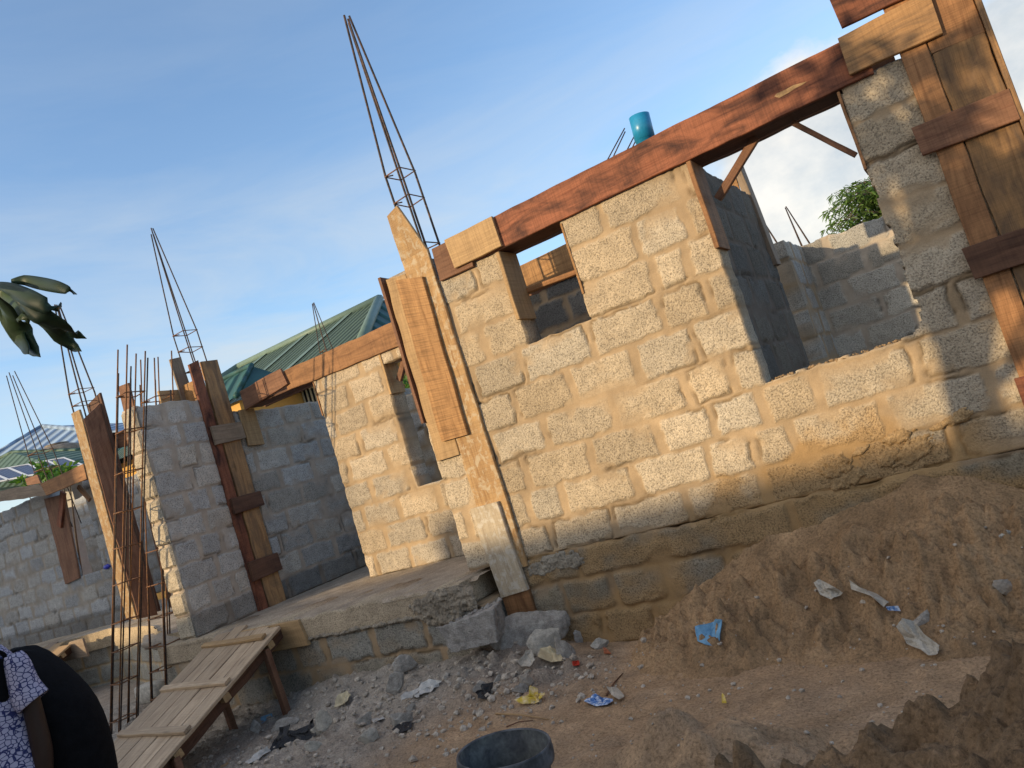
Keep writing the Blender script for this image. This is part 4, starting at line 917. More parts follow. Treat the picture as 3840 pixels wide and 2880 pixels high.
# ------------------------------------------------------------------ litter
def film(name, label, outline, mat, cat, z0=None, lift=.03, seed=0, plane=None, cr=.35, thick=.002, n=14):
    """crumpled sheet laid on the ground; outline = photo points of its silhouette"""
    r = np.random.default_rng(seed)
    cx = sum(p[0] for p in outline) / len(outline); cy = sum(p[1] for p in outline) / len(outline)
    nrm = V((-.2, -.75, .63)).normalized()
    allp = [(cx, cy)] + list(outline); hp = hits(allp); back = lift * .6 + .008
    hp = [h_ - (h_ - CAM).normalized() * back for h_ in hp]
    dm = sorted((h_ - CAM).dot(FWD) for h_ in hp)[len(hp) // 2]     # no corner may slip far behind the rest
    hp = [CAM + (h_ - CAM) * (max(min((h_ - CAM).dot(FWD), dm + .06), dm - .10) / (h_ - CAM).dot(FWD)) for h_ in hp]
    c, P = hp[0], hp[1:]
    M_ = 6; vs = []; fs = []; K = len(P) * 4
    ring = []
    for i in range(len(P)):
        for s in range(4): ring.append(P[i].lerp(P[(i + 1) % len(P)], s / 4))
    size = max((a - c).length for a in P)
    for j in range(1, M_ + 1):
        for a in ring: vs.append(c.lerp(a, j / M_))
    vs.append(c); L = len(vs) - 1
    arr = np.array([tuple(v) for v in vs]); loc = arr - np.array(c)
    u_ = np.array(RGT); v_ = np.array(UPV); a1 = loc @ u_ / size; a2 = loc @ v_ / size
    wr = (fbm(a1 * 2.6 + seed, a2 * 2.6, 3, seed) + .6 * (1 - 2 * np.abs(fbm(a1 * 4 + 3, a2 * 4 + seed, 2, seed + 3)))) * size * cr * .5
    arr = arr + np.outer(wr + lift * .4, np.array(nrm))
    N = len(ring)
    for j in range(M_ - 1):
        for k in range(N): fs.append((j * N + k, j * N + (k + 1) % N, (j + 1) * N + (k + 1) % N, (j + 1) * N + k))
    for k in range(N): fs.append((L, k, (k + 1) % N))
    o = mk(name, arr, fs, mat, None, False)
    so = o.modifiers.new('thickness', 'SOLIDIFY'); so.thickness = thick
    return tag(o, label, cat)
film('cloth_scrap', 'light blue pleated cloth scrap lying on the side of the sand heap', [(2608, 2350), (2680, 2334), (2688, 2324), (2712, 2328), (2700, 2400), (2690, 2424), (2650, 2418), (2620, 2405)], BLUCL, 'cloth scrap', lift=.02, cr=.12, thick=.004)
film('wrapper', 'torn bright yellow wrapper on the path above the bucket', [(1940, 2628), (1990, 2605), (2000, 2575), (2025, 2585), (2020, 2610), (2050, 2600), (2045, 2620), (2015, 2635), (1965, 2642)], YELPL, 'wrapper', cr=.5, seed=3)
film('wrapper', 'blue and white printed wrapper with a brown stick behind it', [(2200, 2632), (2240, 2602), (2262, 2618), (2308, 2625), (2290, 2645), (2240, 2650)], BLUWR, 'wrapper', cr=.5, seed=5)
film('plastic_scrap', 'greyish white scrap right of the blue printed wrapper', [(2290, 2580), (2330, 2585), (2348, 2612), (2340, 2630), (2305, 2610)], CLRPL, 'plastic scrap', cr=.5, seed=7)
film('plastic_scrap', 'crumpled white film lying on the rubble below the porch', [(1518, 2640), (1535, 2600), (1570, 2580), (1620, 2550), (1664, 2556), (1625, 2590), (1595, 2600), (1575, 2620), (1550, 2610)], WHTPL, 'plastic scrap', cr=.5, seed=9)
film('plastic_bag', 'cream plastic bag hanging over the end of the broken block', [(1640, 2375), (1672, 2360), (1692, 2375), (1690, 2410), (1672, 2450), (1650, 2455), (1632, 2430)], CRMPL, 'plastic bag', lift=.06, cr=.3, seed=11)
film('plastic_bag', 'yellowish crumpled bag between the boulders', [(2035, 2470), (2048, 2440), (2080, 2428), (2110, 2450), (2130, 2482), (2080, 2488)], CRMPL, 'plastic bag', lift=.1, cr=.35, seed=13)
film('plastic_bag', 'clear crumpled plastic bag half full of sand on the big heap', [(3375, 2360), (3400, 2330), (3440, 2335), (3475, 2385), (3530, 2425), (3530, 2460), (3490, 2462), (3460, 2440), (3410, 2420)], CLRPL, 'plastic bag', lift=.06, cr=.35, seed=15)
film('plastic_bag', 'grey dusty torn bag high on the big sand heap', [(3060, 2190), (3085, 2180), (3140, 2210), (3170, 2230), (3120, 2250), (3085, 2235)], CLRPL, 'plastic bag', lift=.04, cr=.4, seed=17)
film('carton_scrap', 'small blue and white carton scrap on the big sand heap', [(3325, 2278), (3372, 2275), (3382, 2295), (3335, 2292)], BLUWR, 'carton scrap', lift=.03, cr=.1, seed=19)
film('rag', 'long dirty rag strip trailing down the big sand heap', [(3190, 2178), (3215, 2200), (3290, 2228), (3340, 2262), (3320, 2280), (3280, 2240), (3200, 2215)], CLRPL, 'rag', lift=.03, cr=.2, seed=20)
film('paper_card', 'small pale blue card on the ground beside the ramp leg', [(980, 2690), (1022, 2675), (1026, 2692), (982, 2714)], BLUCL, 'card', lift=.02, cr=.04, seed=21)
film('plastic_sheet', 'black plastic sheet twisted among the stones', [(1012, 2830), (1030, 2790), (1060, 2730), (1110, 2720), (1100, 2745), (1160, 2750), (1195, 2700), (1200, 2760), (1120, 2805), (1060, 2812)], BLKPL, 'plastic sheet', lift=.05, cr=.4, seed=23)
film('plastic_scrap', 'black film scrap beside the grey lump left of the bucket', [(1480, 2740), (1510, 2715), (1555, 2705), (1555, 2730), (1510, 2752)], BLKPL, 'plastic scrap', lift=.03, cr=.4, seed=25)
film('plastic_scrap', 'black film scrap in the ash under the boulders', [(1790, 2600), (1820, 2570), (1860, 2560), (1850, 2590), (1830, 2625), (1800, 2620)], BLKPL, 'plastic scrap', lift=.04, cr=.5, seed=27)
film('plastic_bag', 'small greenish grey bag below the pale speckled boulder', [(1958, 2490), (1985, 2445), (2005, 2440), (2020, 2480), (2000, 2505), (1970, 2505)], CLRPL, 'plastic bag', lift=.08, cr=.3, seed=29)
film('plastic_scrap', 'white strip of film lying beside the flat stone slab', [(1398, 2700), (1440, 2688), (1446, 2694), (1402, 2712)], WHTPL, 'plastic scrap', lift=.02, cr=.2, seed=31)
film('plastic_scrap', 'tiny red plastic scrap right of the boulders', [(2152, 2482), (2175, 2478), (2176, 2495), (2155, 2498)], REDPL, 'plastic scrap', lift=.02, cr=.3, seed=33)
film('tile_shard', 'orange clay shard at the foot of the foundation', [(2266, 2428), (2280, 2435), (2295, 2450), (2270, 2448)], CLAY, 'shard', lift=.03, cr=.1, seed=35, thick=.01)
film('wrapper', 'yellow and white tip of a wrapper poking out of the foreground mound', [(2716, 2602), (2725, 2610), (2735, 2640), (2718, 2640)], YELPL, 'wrapper', lift=.05, cr=.2, seed=37)
film('plastic_scrap', 'tan crumpled scrap in the rubble beside the ramp', [(1262, 2655), (1280, 2610), (1310, 2590), (1330, 2610), (1310, 2640)], CRMPL, 'plastic scrap', lift=.05, cr=.4, seed=39)
film('plastic_sheet', 'dirty white plastic sheet under the black sheet', [(930, 2860), (960, 2835), (1010, 2800), (1020, 2815), (985, 2840), (945, 2868)], WHTPL, 'plastic sheet', lift=.03, cr=.4, seed=41)
def gstick(label, a, b, r, mat, name='stick'):
    P = []
    for s in (a, b):
        P.append(pt(*s) + V((0, 0, r)))
    m_ = MB(); mid = P[0].lerp(P[1], .5) + V((0, 0, .01)); m_.tube([P[0], mid, P[1]], r, 6, rr=[r, r * .9, r * .5]); return tag(m_.build(name, mat, None, True), label, 'stick')
gstick('thin brown stick poking up behind the blue printed wrapper', (2275, 2612), (2338, 2528), .006, W_DRK)
gstick('split pale stalk lying on the path above the bucket', (1860, 2680), (2060, 2702), .006, W_PALE)
gstick('dark twig below the pale stalk, touching the bucket rim', (1900, 2728), (2000, 2704), .004, W_DRK)
gstick('short pale wood splinter in the speckled lump', (1485, 2500), (1500, 2462), .012, W_PALE)
gstick('pale straw lying on the ash below the boulders', (1815, 2615), (1920, 2602), .004, W_PALE)
plank('wood_offcut', None, pt(810, 2895), pt(830, 2905), pt(870, 2830), pt(862, 2826), (0, -.3, 1), .03, W_PALE)
tag(bpy.data.objects['wood_offcut'], 'pale wood offcut lying on the ground at the bottom edge', 'wood offcut')

# ------------------------------------------------------------------ ramps
def ramp(label, tl, tr, dr, slope, length, planks, seed, mats, cleats, legs, panel=None, cm=None):
    """boards laid down from the slab: tl/tr top corners, dr downhill plan direction"""
    rr_ = random.Random(seed); tl, tr = V(tl), V(tr); dn = V((dr[0], dr[1], -slope)); ac = (tr - tl); n = ac.cross(dn).normalized()
    if n.z < 0: n = -n
    t = empty('plank_ramp', (tl + tr) / 2, label, 'ramp', 'plank ramps up to the raised floor')
    w = [rr_.uniform(.8, 1.2) for _ in range(planks)]; tot = sum(w); s = 0
    for i in range(planks):
        a = s / tot + .004; s += w[i]; b = s / tot - .004; up = rr_.uniform(-.12, .08); z = rr_.uniform(-.004, .004)
        p0 = tl + ac * a - dn * up + n * z; p1 = tl + ac * b - dn * up + n * z
        plank('board', t, p0, p1, p1 + dn * (length + up), p0 + dn * (length + up), n, .025, mats[i % len(mats)], wob=.006)
    for i, (sv, a, b, m_) in enumerate(cleats):
        c0 = tl + ac * a + dn * sv + n * .028; c1 = tl + ac * b + dn * (sv + rr_.uniform(-.04, .04)) + n * .028
        plank('cleat', t, c0 - dn * .035, c0 + dn * .03, c1 + dn * .03, c1 - dn * .035, n, .024, m_, wob=.008)
    for a in (.04, .93):
        p0 = tl + ac * a - n * .03; plank('stringer', t, p0, p0 - n * .10, p0 - n * .10 + dn * length, p0 + dn * length, ac, .045, W_DRK, wob=.01)
    for sv in (.28, .9, 1.45, 2.0):
        if sv > length: continue
        p0 = tl + ac * -.0 + dn * sv - n * .082; stick('bearer', t, p0, p0 + ac * 1.0, .06, .05, W_PALE, up=-n)
    for (sv, a) in legs:
        p0 = tl + ac * a + dn * sv - n * .05; g_ = gz(p0.x + .06, p0.y) - .03; stick('leg', t, p0, V((p0.x + .05, p0.y, g_)), .055, .045, W_BRN)
    return t
ramp('wide plank ramp with four cleats leading up to the porch', (-6.33, 4.50, .02), (-5.39, 4.46, .02), (.23, -.97), .29, 2.5, 5, 4,
     [W_RMP], [(.22, -.02, .93, W_PALE), (.78, .0, .97, W_RMP), (1.28, .02, 1.0, W_RMP), (1.72, .02, .98, W_RMP)], [(.35, .95), (1.5, .97), (.5, .35)])
pb = empty('board', (-5.5, 4.43, -.2), 'pale board set on edge against the porch face beside the ramp top', 'board')
plank('plank', pb, (-5.95, 4.43, .0), (-5.95, 4.43, -.22), (-5.17, 4.43, -.225), (-5.22, 4.43, -.005), N_, .028, W_PALE)
tl2 = atZ(*zz((0, 2360), 3.19, 440, 215), .09); tr2 = atZ(*zz((0, 2360), 3.19, 905, 118), .09)
ramp('small plank ramp at the far left, behind the patterned sleeve', tl2, tr2, (.30, -.95), .33, 2.4, 4, 9, [W_PALE, W_GRY, W_PALE], [(.9, 0, .95, W_PALE), (1.5, 0, .9, W_PALE)], [(1.0, .95), (1.9, .95)])
pb2 = empty('board', tr2, 'short board on edge against the floor face beside the far left ramp', 'board')
q = [zz((0, 2360), 3.19, *p) for p in ((830, 150), (985, 110), (1050, 325), (700, 400))]; yb = tr2.y - .06
plank('plank', pb2, atY(*q[0], yb), atY(*q[3], yb), atY(*q[2], yb), atY(*q[1], yb), N_, .03, W_GRY)
bs = empty('concrete_block', atZ(*zz((380, 1950), 2.21, 440, 1500), -.6), 'small pale block beside the ramp at the foot of the leaning rebar', 'concrete block')
p = V(bs.location); mb = MB(); vs = rockpts(ICO2[0], 5, .1, 0) ; vs = np.sign(vs) * np.abs(vs) ** .35 * np.array([.2, .1, .1]); mb.add([p + V((0, 0, .1)) + V(v) for v in vs], ICO2[1]); mb.build('block_body', ROCKW, bs, True)

# ------------------------------------------------------------------ bucket
bc = CAM + ray(1888, 2803) * 2.42
bk = empty('bucket', (bc.x, bc.y, bc.z - .36), 'dark plastic bucket with cement crust inside its rim, at the bottom edge', 'bucket')
R = .147; tilt = Matrix.Rotation(.10, 3, 'Y') @ Matrix.Rotation(-.05, 3, 'X')
def lb(prof, n=56):
    m_ = MB(); m_.lathe((0, 0, 0), prof, n); m_.v = [tuple(bc + tilt @ V(v)) for v in m_.v]; return m_
lb([(R * .80, -.36), (R * .93, -.062), (R * .94, -.05)]).build('bucket_body', BUCKET, bk, True)
lb([(R * .94, -.058), (R * 1.03, -.056), (R * 1.045, -.05), (R * 1.045, -.024), (R * 1.03, -.02), (R * 1.03, -.006), (R * 1.015, 0.0), (R * .99, 0.0), (R * .975, -.004)]).build('rim', BUCKET, bk, True)
lb([(R * .975, -.004), (R * .955, -.03), (R * .93, -.034), (R * .90, -.12), (R * .78, -.35), (R * .5, -.352), (.001, -.352)]).build('bucket_inside', BUCKIN, bk, True)

# ------------------------------------------------------------------ houses behind
def poly(name, parent, pts, mat, uvs=None, thick=0):
    o = mk(name, pts, [tuple(range(len(pts)))], mat, parent, uv=uvs or [((p[0]), p[2]) for p in pts])
    if thick: s = o.modifiers.new('thickness', 'SOLIDIFY'); s.thickness = thick
    return o
YR = 18.0
r0, r1 = atY(893, 1363, YR), atY(1427, 1135, YR); r1.z = r0.z = (r0.z + r1.z) / 2
r1 = V((r1.x, YR, r0.z))
e0 = V((r0.x - 4.2, YR - 4.5, r0.z - 2.3)); e1 = V((r1.x + 2.4, YR - 4.5, r0.z - 2.3)); b0 = V((r0.x - 4.2, YR + 4.5, r0.z - 2.3)); b1 = V((r1.x + 2.4, YR + 4.5, r0.z - 2.3))
gh = empty('house', (r0.x, YR, -.7), 'house behind with a green corrugated hipped roof and yellow walls', 'house')
rf = poly('roof', gh, [e0, e1, r1, r0], ROOFG, [(e0.x, 0), (e1.x, 0), (r1.x, 5), (r0.x, 5)])
poly('roof', gh, [e1, b1, r1], ROOFT, [(e1.y, 0), (b1.y, 0), (YR, 5)]); poly('roof', gh, [b0, e0, r0], ROOFG, [(b0.y, 0), (e0.y, 0), (YR, 5)]); poly('roof', gh, [b1, b0, r0, r1], ROOFG)
for (p_, q_) in ((r0, r1), (r0, e0), (r1, e1)):
    m_ = MB(); m_.tube([p_, q_], .14, 8); m_.build('ridge_cap', ROOFP, gh, True)
for xx_ in (.22, .52, .82):
    a = V((r0.x + (r1.x - r0.x) * xx_, YR - .02, r0.z - .01)); b = V((a.x, YR - 4.5, r0.z - 2.3)); nn = V((0, -2.3, 4.5)).normalized() * .03
    poly('pale_sheet', gh, [a + V((-.13, 0, 0)) + nn, b + V((-.13, 0, 0)) + nn, b + V((.13, 0, 0)) + nn, a + V((.13, 0, 0)) + nn], ROOFP)
mb = MB(); mb.box((e0.x + .6, YR - 3.9, -.7), (e1.x - .6, YR + 3.9, r0.z - 2.32)); mb.build('wall', YWALL, gh)
wc = atY(*zz((780, 1250), 2.836, 1010, 760), YR - 3.93)
m_ = MB(); n_ = 24; R1 = 1.05
vs = [(wc.x + R1 * math.cos(math.pi * i / n_), wc.y, wc.z - .12 + R1 * .5 * math.sin(math.pi * i / n_)) for i in range(n_ + 1)] + [(wc.x - R1, wc.y, wc.z - 1.3), (wc.x + R1, wc.y, wc.z - 1.3)]
m_.add(vs, [tuple(range(len(vs)))]); wn = m_.build('window', DARKI, gh)
m_ = MB(); m_.tube([(v[0], v[1] - .03, v[2]) for v in vs[:n_ + 1]], .05, 6)
for i in range(15):
    xx_ = wc.x - R1 + (i + .5) * 2 * R1 / 15; zt = wc.z - .12 + R1 * .5 * math.sqrt(max(0, 1 - ((xx_ - wc.x) / R1) ** 2)); m_.tube([(xx_, wc.y - .04, wc.z - 1.3), (xx_, wc.y - .04, zt)], .028, 5)
m_.tube([(wc.x - R1, wc.y - .04, wc.z - .15), (wc.x + R1, wc.y - .04, wc.z - .15)], .03, 5); m_.build('grille', IRON, wn, True)
# teal lower roof
t0 = atY(*zz((780, 1250), 2.836, 140, 505), 13.2); t1 = atY(*zz((780, 1250), 2.836, 505, 482), 13.2); th = empty('house', (t0.x, 13, -.7), 'low annex with a dark teal roof behind the porch beam', 'house')
t1.z = t0.z
poly('roof', th, [V((t0.x - 3, 11.8, t0.z - .9)), V((t1.x + .8, 11.8, t0.z - .9)), t1, V((t0.x - 2, 13.2, t0.z))], ROOFT, [(-3, 0), (4, 0), (4, 2), (-2, 2)])
poly('roof', th, [V((t1.x + .8, 11.8, t0.z - .9)), V((t1.x + .8, 14.4, t0.z - .9)), t1], ROOFT)
m_ = MB(); m_.tube([V((t0.x - 2, 13.2, t0.z + .02)), t1 + V((0, 0, .02)), V((t1.x + .8, 11.8, t0.z - .88))], .07, 6); m_.build('ridge_cap', ROOFT, th, True)
mb = MB(); mb.box((t0.x - 2.6, 12.1, -.7), (t1.x + .5, 14.2, t0.z - .92)); mb.build('wall', YWALL, th)
# blue-grey roofed house far left
YH = 24.0; o4, k4 = (0, 1500), 4.608
ap = atY(*zz(o4, k4, 735, 455), YH); lft = atY(*zz(o4, k4, 130, 815), YH - 5); rgt = atY(*zz(o4, k4, 2000, 600), YH)
bh = empty('house', (ap.x, YH, -.7), 'distant house with a blue grey metal roof behind the water tank', 'house')
FLc, FRc = atY(*zz(o4, k4, -600, 1252), YH - 4), atY(*zz(o4, k4, 3200, 668), YH - 4)
BLc, BRc = V((FLc.x, YH + 5, FLc.z)), V((FRc.x, YH + 5, FRc.z))
for q in ([FLc, FRc, ap], [BLc, FLc, ap], [FRc, BRc, ap], [BRc, BLc, ap]): poly('roof', bh, q, ROOFB, [(p.x + p.y * .3, p.z) for p in q])
m_ = MB(); m_.tube([FLc, ap], .14, 6); m_.tube([ap, FRc], .14, 6); m_.build('ridge_cap', ROOFB, bh, True)
mb = MB(); mb.box((FLc.x + .8, YH - 3.4, -.7), (FRc.x - .8, YH + 4.5, min(FLc.z, FRc.z))); mb.build('wall', GREYW, bh)
# green roof with solar panels
YS = 17.0
s0 = atY(*zz(o4, k4, -300, 960), YS + 1.5); s1 = atY(*zz(o4, k4, 200, 905), YS + 1.5); s2 = atY(*zz(o4, k4, 1500, 1060), YS + 1.5)
sh = empty('house', (s1.x, YS, -.7), 'low house at the far left with a faded green roof carrying solar panels', 'house')
rz_ = s1.z; sv = 1.9; dpt = 5.0
fl_, fr2 = atY(*zz(o4, k4, -900, 1760), YS - 3.5), atY(*zz(o4, k4, 1700, 1330), YS - 3.5)
q = [fl_, fr2, V((s2.x + 2, YS + 1.5, s2.z)), V((s1.x, YS + 1.5, rz_)), V((s0.x - 6, YS + 1.5, rz_ - .05))]
sv = rz_ - fl_.z
poly('roof', sh, q, ROOFF, [(p.x, p.y) for p in q])
m_ = MB(); m_.tube([q[4], q[3], q[2]], .10, 6); m_.build('ridge_cap', ROOFF, sh, True)
mb = MB(); mb.box((s0.x - 5, YS - 2.5, -.7), (s2.x + 1.5, YS + 1.4, min(fl_.z, fr2.z) + .02)); mb.build('wall', GREYW, sh)
slope_n = (fr2 - fl_).cross(s1 - fl_).normalized(); slope_n = slope_n if slope_n.z > 0 else -slope_n
pan = [((1110, 1000), (830, 1050), (1160, 1190), (1440, 1125)), ((815, 1053), (520, 1107), (830, 1262), (1145, 1195)), ((500, 1112), (165, 1172), (490, 1308), (815, 1268)), ((145, 1175), (-180, 1235), (160, 1375), (475, 1312)), ((-200, 1240), (-520, 1300), (-180, 1440), (140, 1380))]
plab = ['solar panel nearest the bright box post', 'solar panel second from the bright box post, green plant before it', 'solar panel behind the thin far rebar cage', 'solar panel left of the far rebar cage at the picture edge', 'leftmost solar panel, mostly beyond the picture edge']
pc = fl_ + slope_n * .06
for (c4_, lab) in zip(pan, plab):
    P = [atP(*zz(o4, k4, *p_), pc, slope_n) for p_ in c4_]; ce = sum(P, V((0, 0, 0))) / 4
    e = empty('solar_panel', ce, lab, 'solar panel', 'solar panels on the green roof')
    poly('glass', e, P, SOLAR, [(0, 0), (1.0, 0), (1.0, 1.9), (0, 1.9)], .03)
    m_ = MB(); m_.tube(P + [P[0]], .035, 4); m_.build('frame', ALU, e)
# water tank
tc = atY(*zz(o4, k4, 1035, 990), YS + 2.8); tw = (atY(*zz(o4, k4, 1330, 900), YS + 2.8) - atY(*zz(o4, k4, 755, 960), YS + 2.8)).length / 2
tk = empty('water_tank', (tc.x, tc.y, tc.z - 1), 'round brown plastic water tank between the blue roof and the green roof', 'water tank')
m_ = MB(); m_.lathe((tc.x, tc.y, tc.z - 1.0), [(tw, 0), (tw, 1.05), (tw * .97, 1.2), (tw * .8, 1.36), (tw * .5, 1.5), (tw * .36, 1.53)], 32); m_.build('tank_body', TANK, tk, True)
m_ = MB(); m_.lathe((tc.x, tc.y, tc.z + .5), [(tw * .36, 0), (tw * .37, .12), (.001, .14)], 20); m_.build('lid', TANK, tk, True)
m_ = MB(); m_.tube([(tc.x - tw * 1.5, tc.y, -.6), (tc.x - tw * 1.3, tc.y, tc.z - 1.02)], .09, 6); m_.box((tc.x - tw * 1.4, tc.y - tw, tc.z - 1.12), (tc.x + tw * 1.4, tc.y + tw, tc.z - 1.001)); m_.box((tc.x - tw, tc.y - .6, -.7), (tc.x + tw, tc.y + .6, tc.z - 1.13)); m_.build('stand', GREYW, tk)

# ------------------------------------------------------------------ foliage
def leafmesh(name, parent, centers, dirs, L, wd, mat, seed=0, shade=(.6, 1.3), droop=.3, seg=3):
    r = np.random.default_rng(seed); vs = []; fs = []; cs = []
    for c, d in zip(centers, dirs):
        c = V(c); d = V(d).normalized(); s = d.cross(V(r.normal(size=3))).normalized(); l = L * r.uniform(.7, 1.25); w = wd * r.uniform(.8, 1.2); b = len(vs); k = r.uniform(*shade)
        up = s.cross(d)
        for i in range(seg + 1):
            t = i / seg; ww = w * math.sin(math.pi * (.06 + .90 * t)) ** .8 * .5; p_ = c + d * l * t + V((0, 0, -droop * l * t * t)); 
            vs += [p_ - s * ww + up * ww * .25, p_ + s * ww + up * ww * .25]; cs += [(k, k, k)] * 2
        for i in range(seg): fs.append((b + 2 * i, b + 2 * i + 1, b + 2 * i + 3, b + 2 * i + 2))
    return mk(name, vs, np.array(fs), mat, parent, True, col=np.array(cs))
# feathery tree beyond the big window
YT = 13.0
tcp = atY(3290, 830, YT); ft = empty('tree', (tcp.x + .6, YT, -.7), 'feathery bright green tree beyond the back wall', 'tree')
m_ = MB(); m_.tube([(tcp.x + .6, YT, -.7), (tcp.x + .65, YT, 1.2), (tcp.x + .5, YT, 2.4), (tcp.x + .3, YT, 3.0)], .1, 8, rr=[.14, .11, .07, .03])
twigs = []
for (sx, sy) in ((3075, 905), (3110, 850), (3125, 790), (3105, 780), (3160, 740), (3140, 730), (3205, 715), (3180, 710), (3255, 705), (3280, 720), (3300, 740), (3225, 770), (3170, 830), (3240, 850), (3300, 800), (3340, 760), (3380, 700), (3360, 820), (3200, 800), (3140, 870), (3275, 790), (3310, 860), (3180, 880)):
    for j in range(2):
        tip = atY(sx + random.uniform(-12, 12), sy + random.uniform(-10, 10), YT + random.uniform(-.5, .5)); st_ = V((tcp.x + .55, YT, random.uniform(1.9, 2.9)))
        mid = st_.lerp(tip, .55) + V((0, 0, .16)); pts = [st_, mid, tip + V((0, 0, -.03))]; m_.tube(pts, .01, 4, rr=[.02, .01, .003]); twigs.append(pts)
m_.build('trunk', BARK, ft, True)
cs_, ds_ = [], []
for pts in twigs:
    for i in range(70):
        t = random.uniform(.35, 1.05); p_ = pts[0].lerp(pts[1], t * 2) if t < .5 else pts[1].lerp(pts[2], (t - .5) * 2)
        dd = V((random.uniform(-1, 1), random.uniform(-1, 1), random.uniform(-.5, .5))); cs_.append(p_ + dd * .06); ds_.append(dd)
leafmesh('crown', ft, cs_, ds_, .11, .022, LEAFY, 3, (.5, 1.5), .4)
# shrubs seen at the left and through the porch window
def shrub(label, spots, Y, L, wd, n, seed, spread):
    c = [atY(*s_, Y) for s_ in spots]; base = sum(c, V((0, 0, 0))) / len(c); e = empty('shrub', (base.x, Y, -.7), label, 'shrub')
    m2 = MB(); cs, ds = [], []
    for p_ in c:
        m2.tube([(base.x, Y, -.7), (base.x * .5 + p_.x * .5, Y, p_.z * .5), p_], .02, 5, rr=[.04, .03, .01])
        for i in range(n):
            d = V((random.gauss(0, 1), random.gauss(0, 1), random.gauss(0.2, 1))).normalized(); cs.append(p_ + d * random.uniform(0, spread)); ds.append(d)
    m2.build('stem', BARK, e, True); leafmesh('foliage', e, cs, ds, L, wd, LEAFB, seed, (.5, 1.6), .3)
shrub('bright green plant behind the left timber beam', [zz(o4, k4, *p_) for p_ in ((720, 1200), (790, 1240), (960, 1270), (1060, 1240), (870, 1290), (400, 1440), (1180, 1230))], 12.0, .22, .10, 34, 5, .22)
shrub('small green plant seen above the wall in the porch window', [(1512, 1436), (1530, 1430), (1545, 1440)], 10.0, .13, .035, 26, 7, .12)
# mango tree by the photographer: a branch hangs into the picture, the crown throws the leaf shade on the right post
mt = empty('tree', (-3.6, -.9, -.68), 'tree whose long dark drooping leaves hang in at the upper left edge', 'tree')
m_ = MB(); m_.tube([(-3.6, -.9, -.7), (-3.55, -.85, .6), (-3.4, -.75, 1.9), (-3.1, -.5, 3.1)], .12, 10, rr=[.17, .13, .11, .05])
tip = CAM + ray(-60, 1075) * 1.3
m_.tube([(-3.42, -.76, 1.8), (-2.6, -.2, 1.95), tip + V((-.25, -.15, .12)), tip], .02, 6, rr=[.05, .03, .012, .006])
cs_, ds_ = [], []
for i in range(62):
    bpnt = V((random.uniform(-3.5, -2.45), random.uniform(-1.2, .1), random.uniform(2.25, 3.75))); m_.tube([(-3.4, -.72, random.uniform(1.6, 2.6)), (bpnt + V((-3.3, -.6, 2.4))) / 2, bpnt], .01, 4, rr=[.03, .015, .005])
    for j in range(15):
        d = V((random.gauss(0, 1), random.gauss(0, 1), random.gauss(-.35, .5))).normalized(); cs_.append(bpnt + d * .03); ds_.append(d)
m_.build('trunk', BARK, mt, True)
leafmesh('crown', mt, cs_, ds_, .2, .055, LEAF, 8, (.7, 1.3), .35)
def bigleaf(outline_axis, wpx, dist, seed, roll=0):
    """long mango leaf along photo points at the given distance"""
    P = [CAM + ray(*p_) * (dist + .05 * math.sin(i + seed)) for i, p_ in enumerate(outline_axis)]; n = 16; vs = []; cs = []
    def at(t):
        k = t * (len(P) - 1); i = min(int(k), len(P) - 2); return P[i].lerp(P[i + 1], k - i)
    for i in range(n + 1):
        t = i / n; p_ = at(t); tg = (at(min(1, t + .05)) - at(max(0, t - .05))).normalized(); sd = tg.cross(FWD).normalized(); up = sd.cross(tg)
        w = wpx / FPX * dist * .5 * (math.sin(math.pi * min(1, t * .92 + .05)) ** .75) * (1 - .35 * t) * 1.25 * (1 if t < .9 else (1 - t) / .1 * .9 + .1)
        wav = .12 * w * math.sin(t * 17 + seed)
        for s in (-1, -.5, 0, .5, 1): vs.append(p_ + sd * (w * s) + up * (abs(s) * w * .28 + wav * s) * (1 if roll == 0 else -1)); cs.append((1, 1, 1) if s else (1.35, 1.35, 1.2))
    return vs, [(i * 5 + k, i * 5 + k + 1, (i + 1) * 5 + k + 1, (i + 1) * 5 + k) for i in range(n) for k in range(4)], cs
lk = 4.609
for axis, wpx, sd in (([(195, 250), (420, 230), (700, 290), (980, 345), (1180, 410), (1335, 475)], 46, 1), ([(-60, 300), (200, 400), (520, 560), (800, 690), (1000, 690), (1070, 692)], 62, 2),
                      ([(150, 420), (480, 680), (760, 880), (1060, 1060), (1280, 1160), (1495, 1240)], 64, 3), ([(250, 500), (500, 740), (760, 1010), (1020, 1200), (1250, 1370), (1415, 1465)], 66, 4),
                      ([(-100, 480), (40, 700), (220, 970), (390, 1210), (540, 1400), (705, 1565)], 88, 5), ([(-180, 500), (20, 760), (150, 960), (330, 1250), (430, 1420), (500, 1515)], 60, 6), ([(-160, 330), (0, 420), (150, 540), (300, 700), (420, 900), (470, 960)], 80, 7)):
    vs, fs, cs = bigleaf([(0 + a / lk, 1000 + b / lk) for a, b in axis], wpx, 1.3 + .022 * sd, sd)
    lo = mk('leaf', vs, fs, LEAF, mt, True, col=np.array(cs)); lo.modifiers.new('thickness', 'SOLIDIFY').thickness = .0012

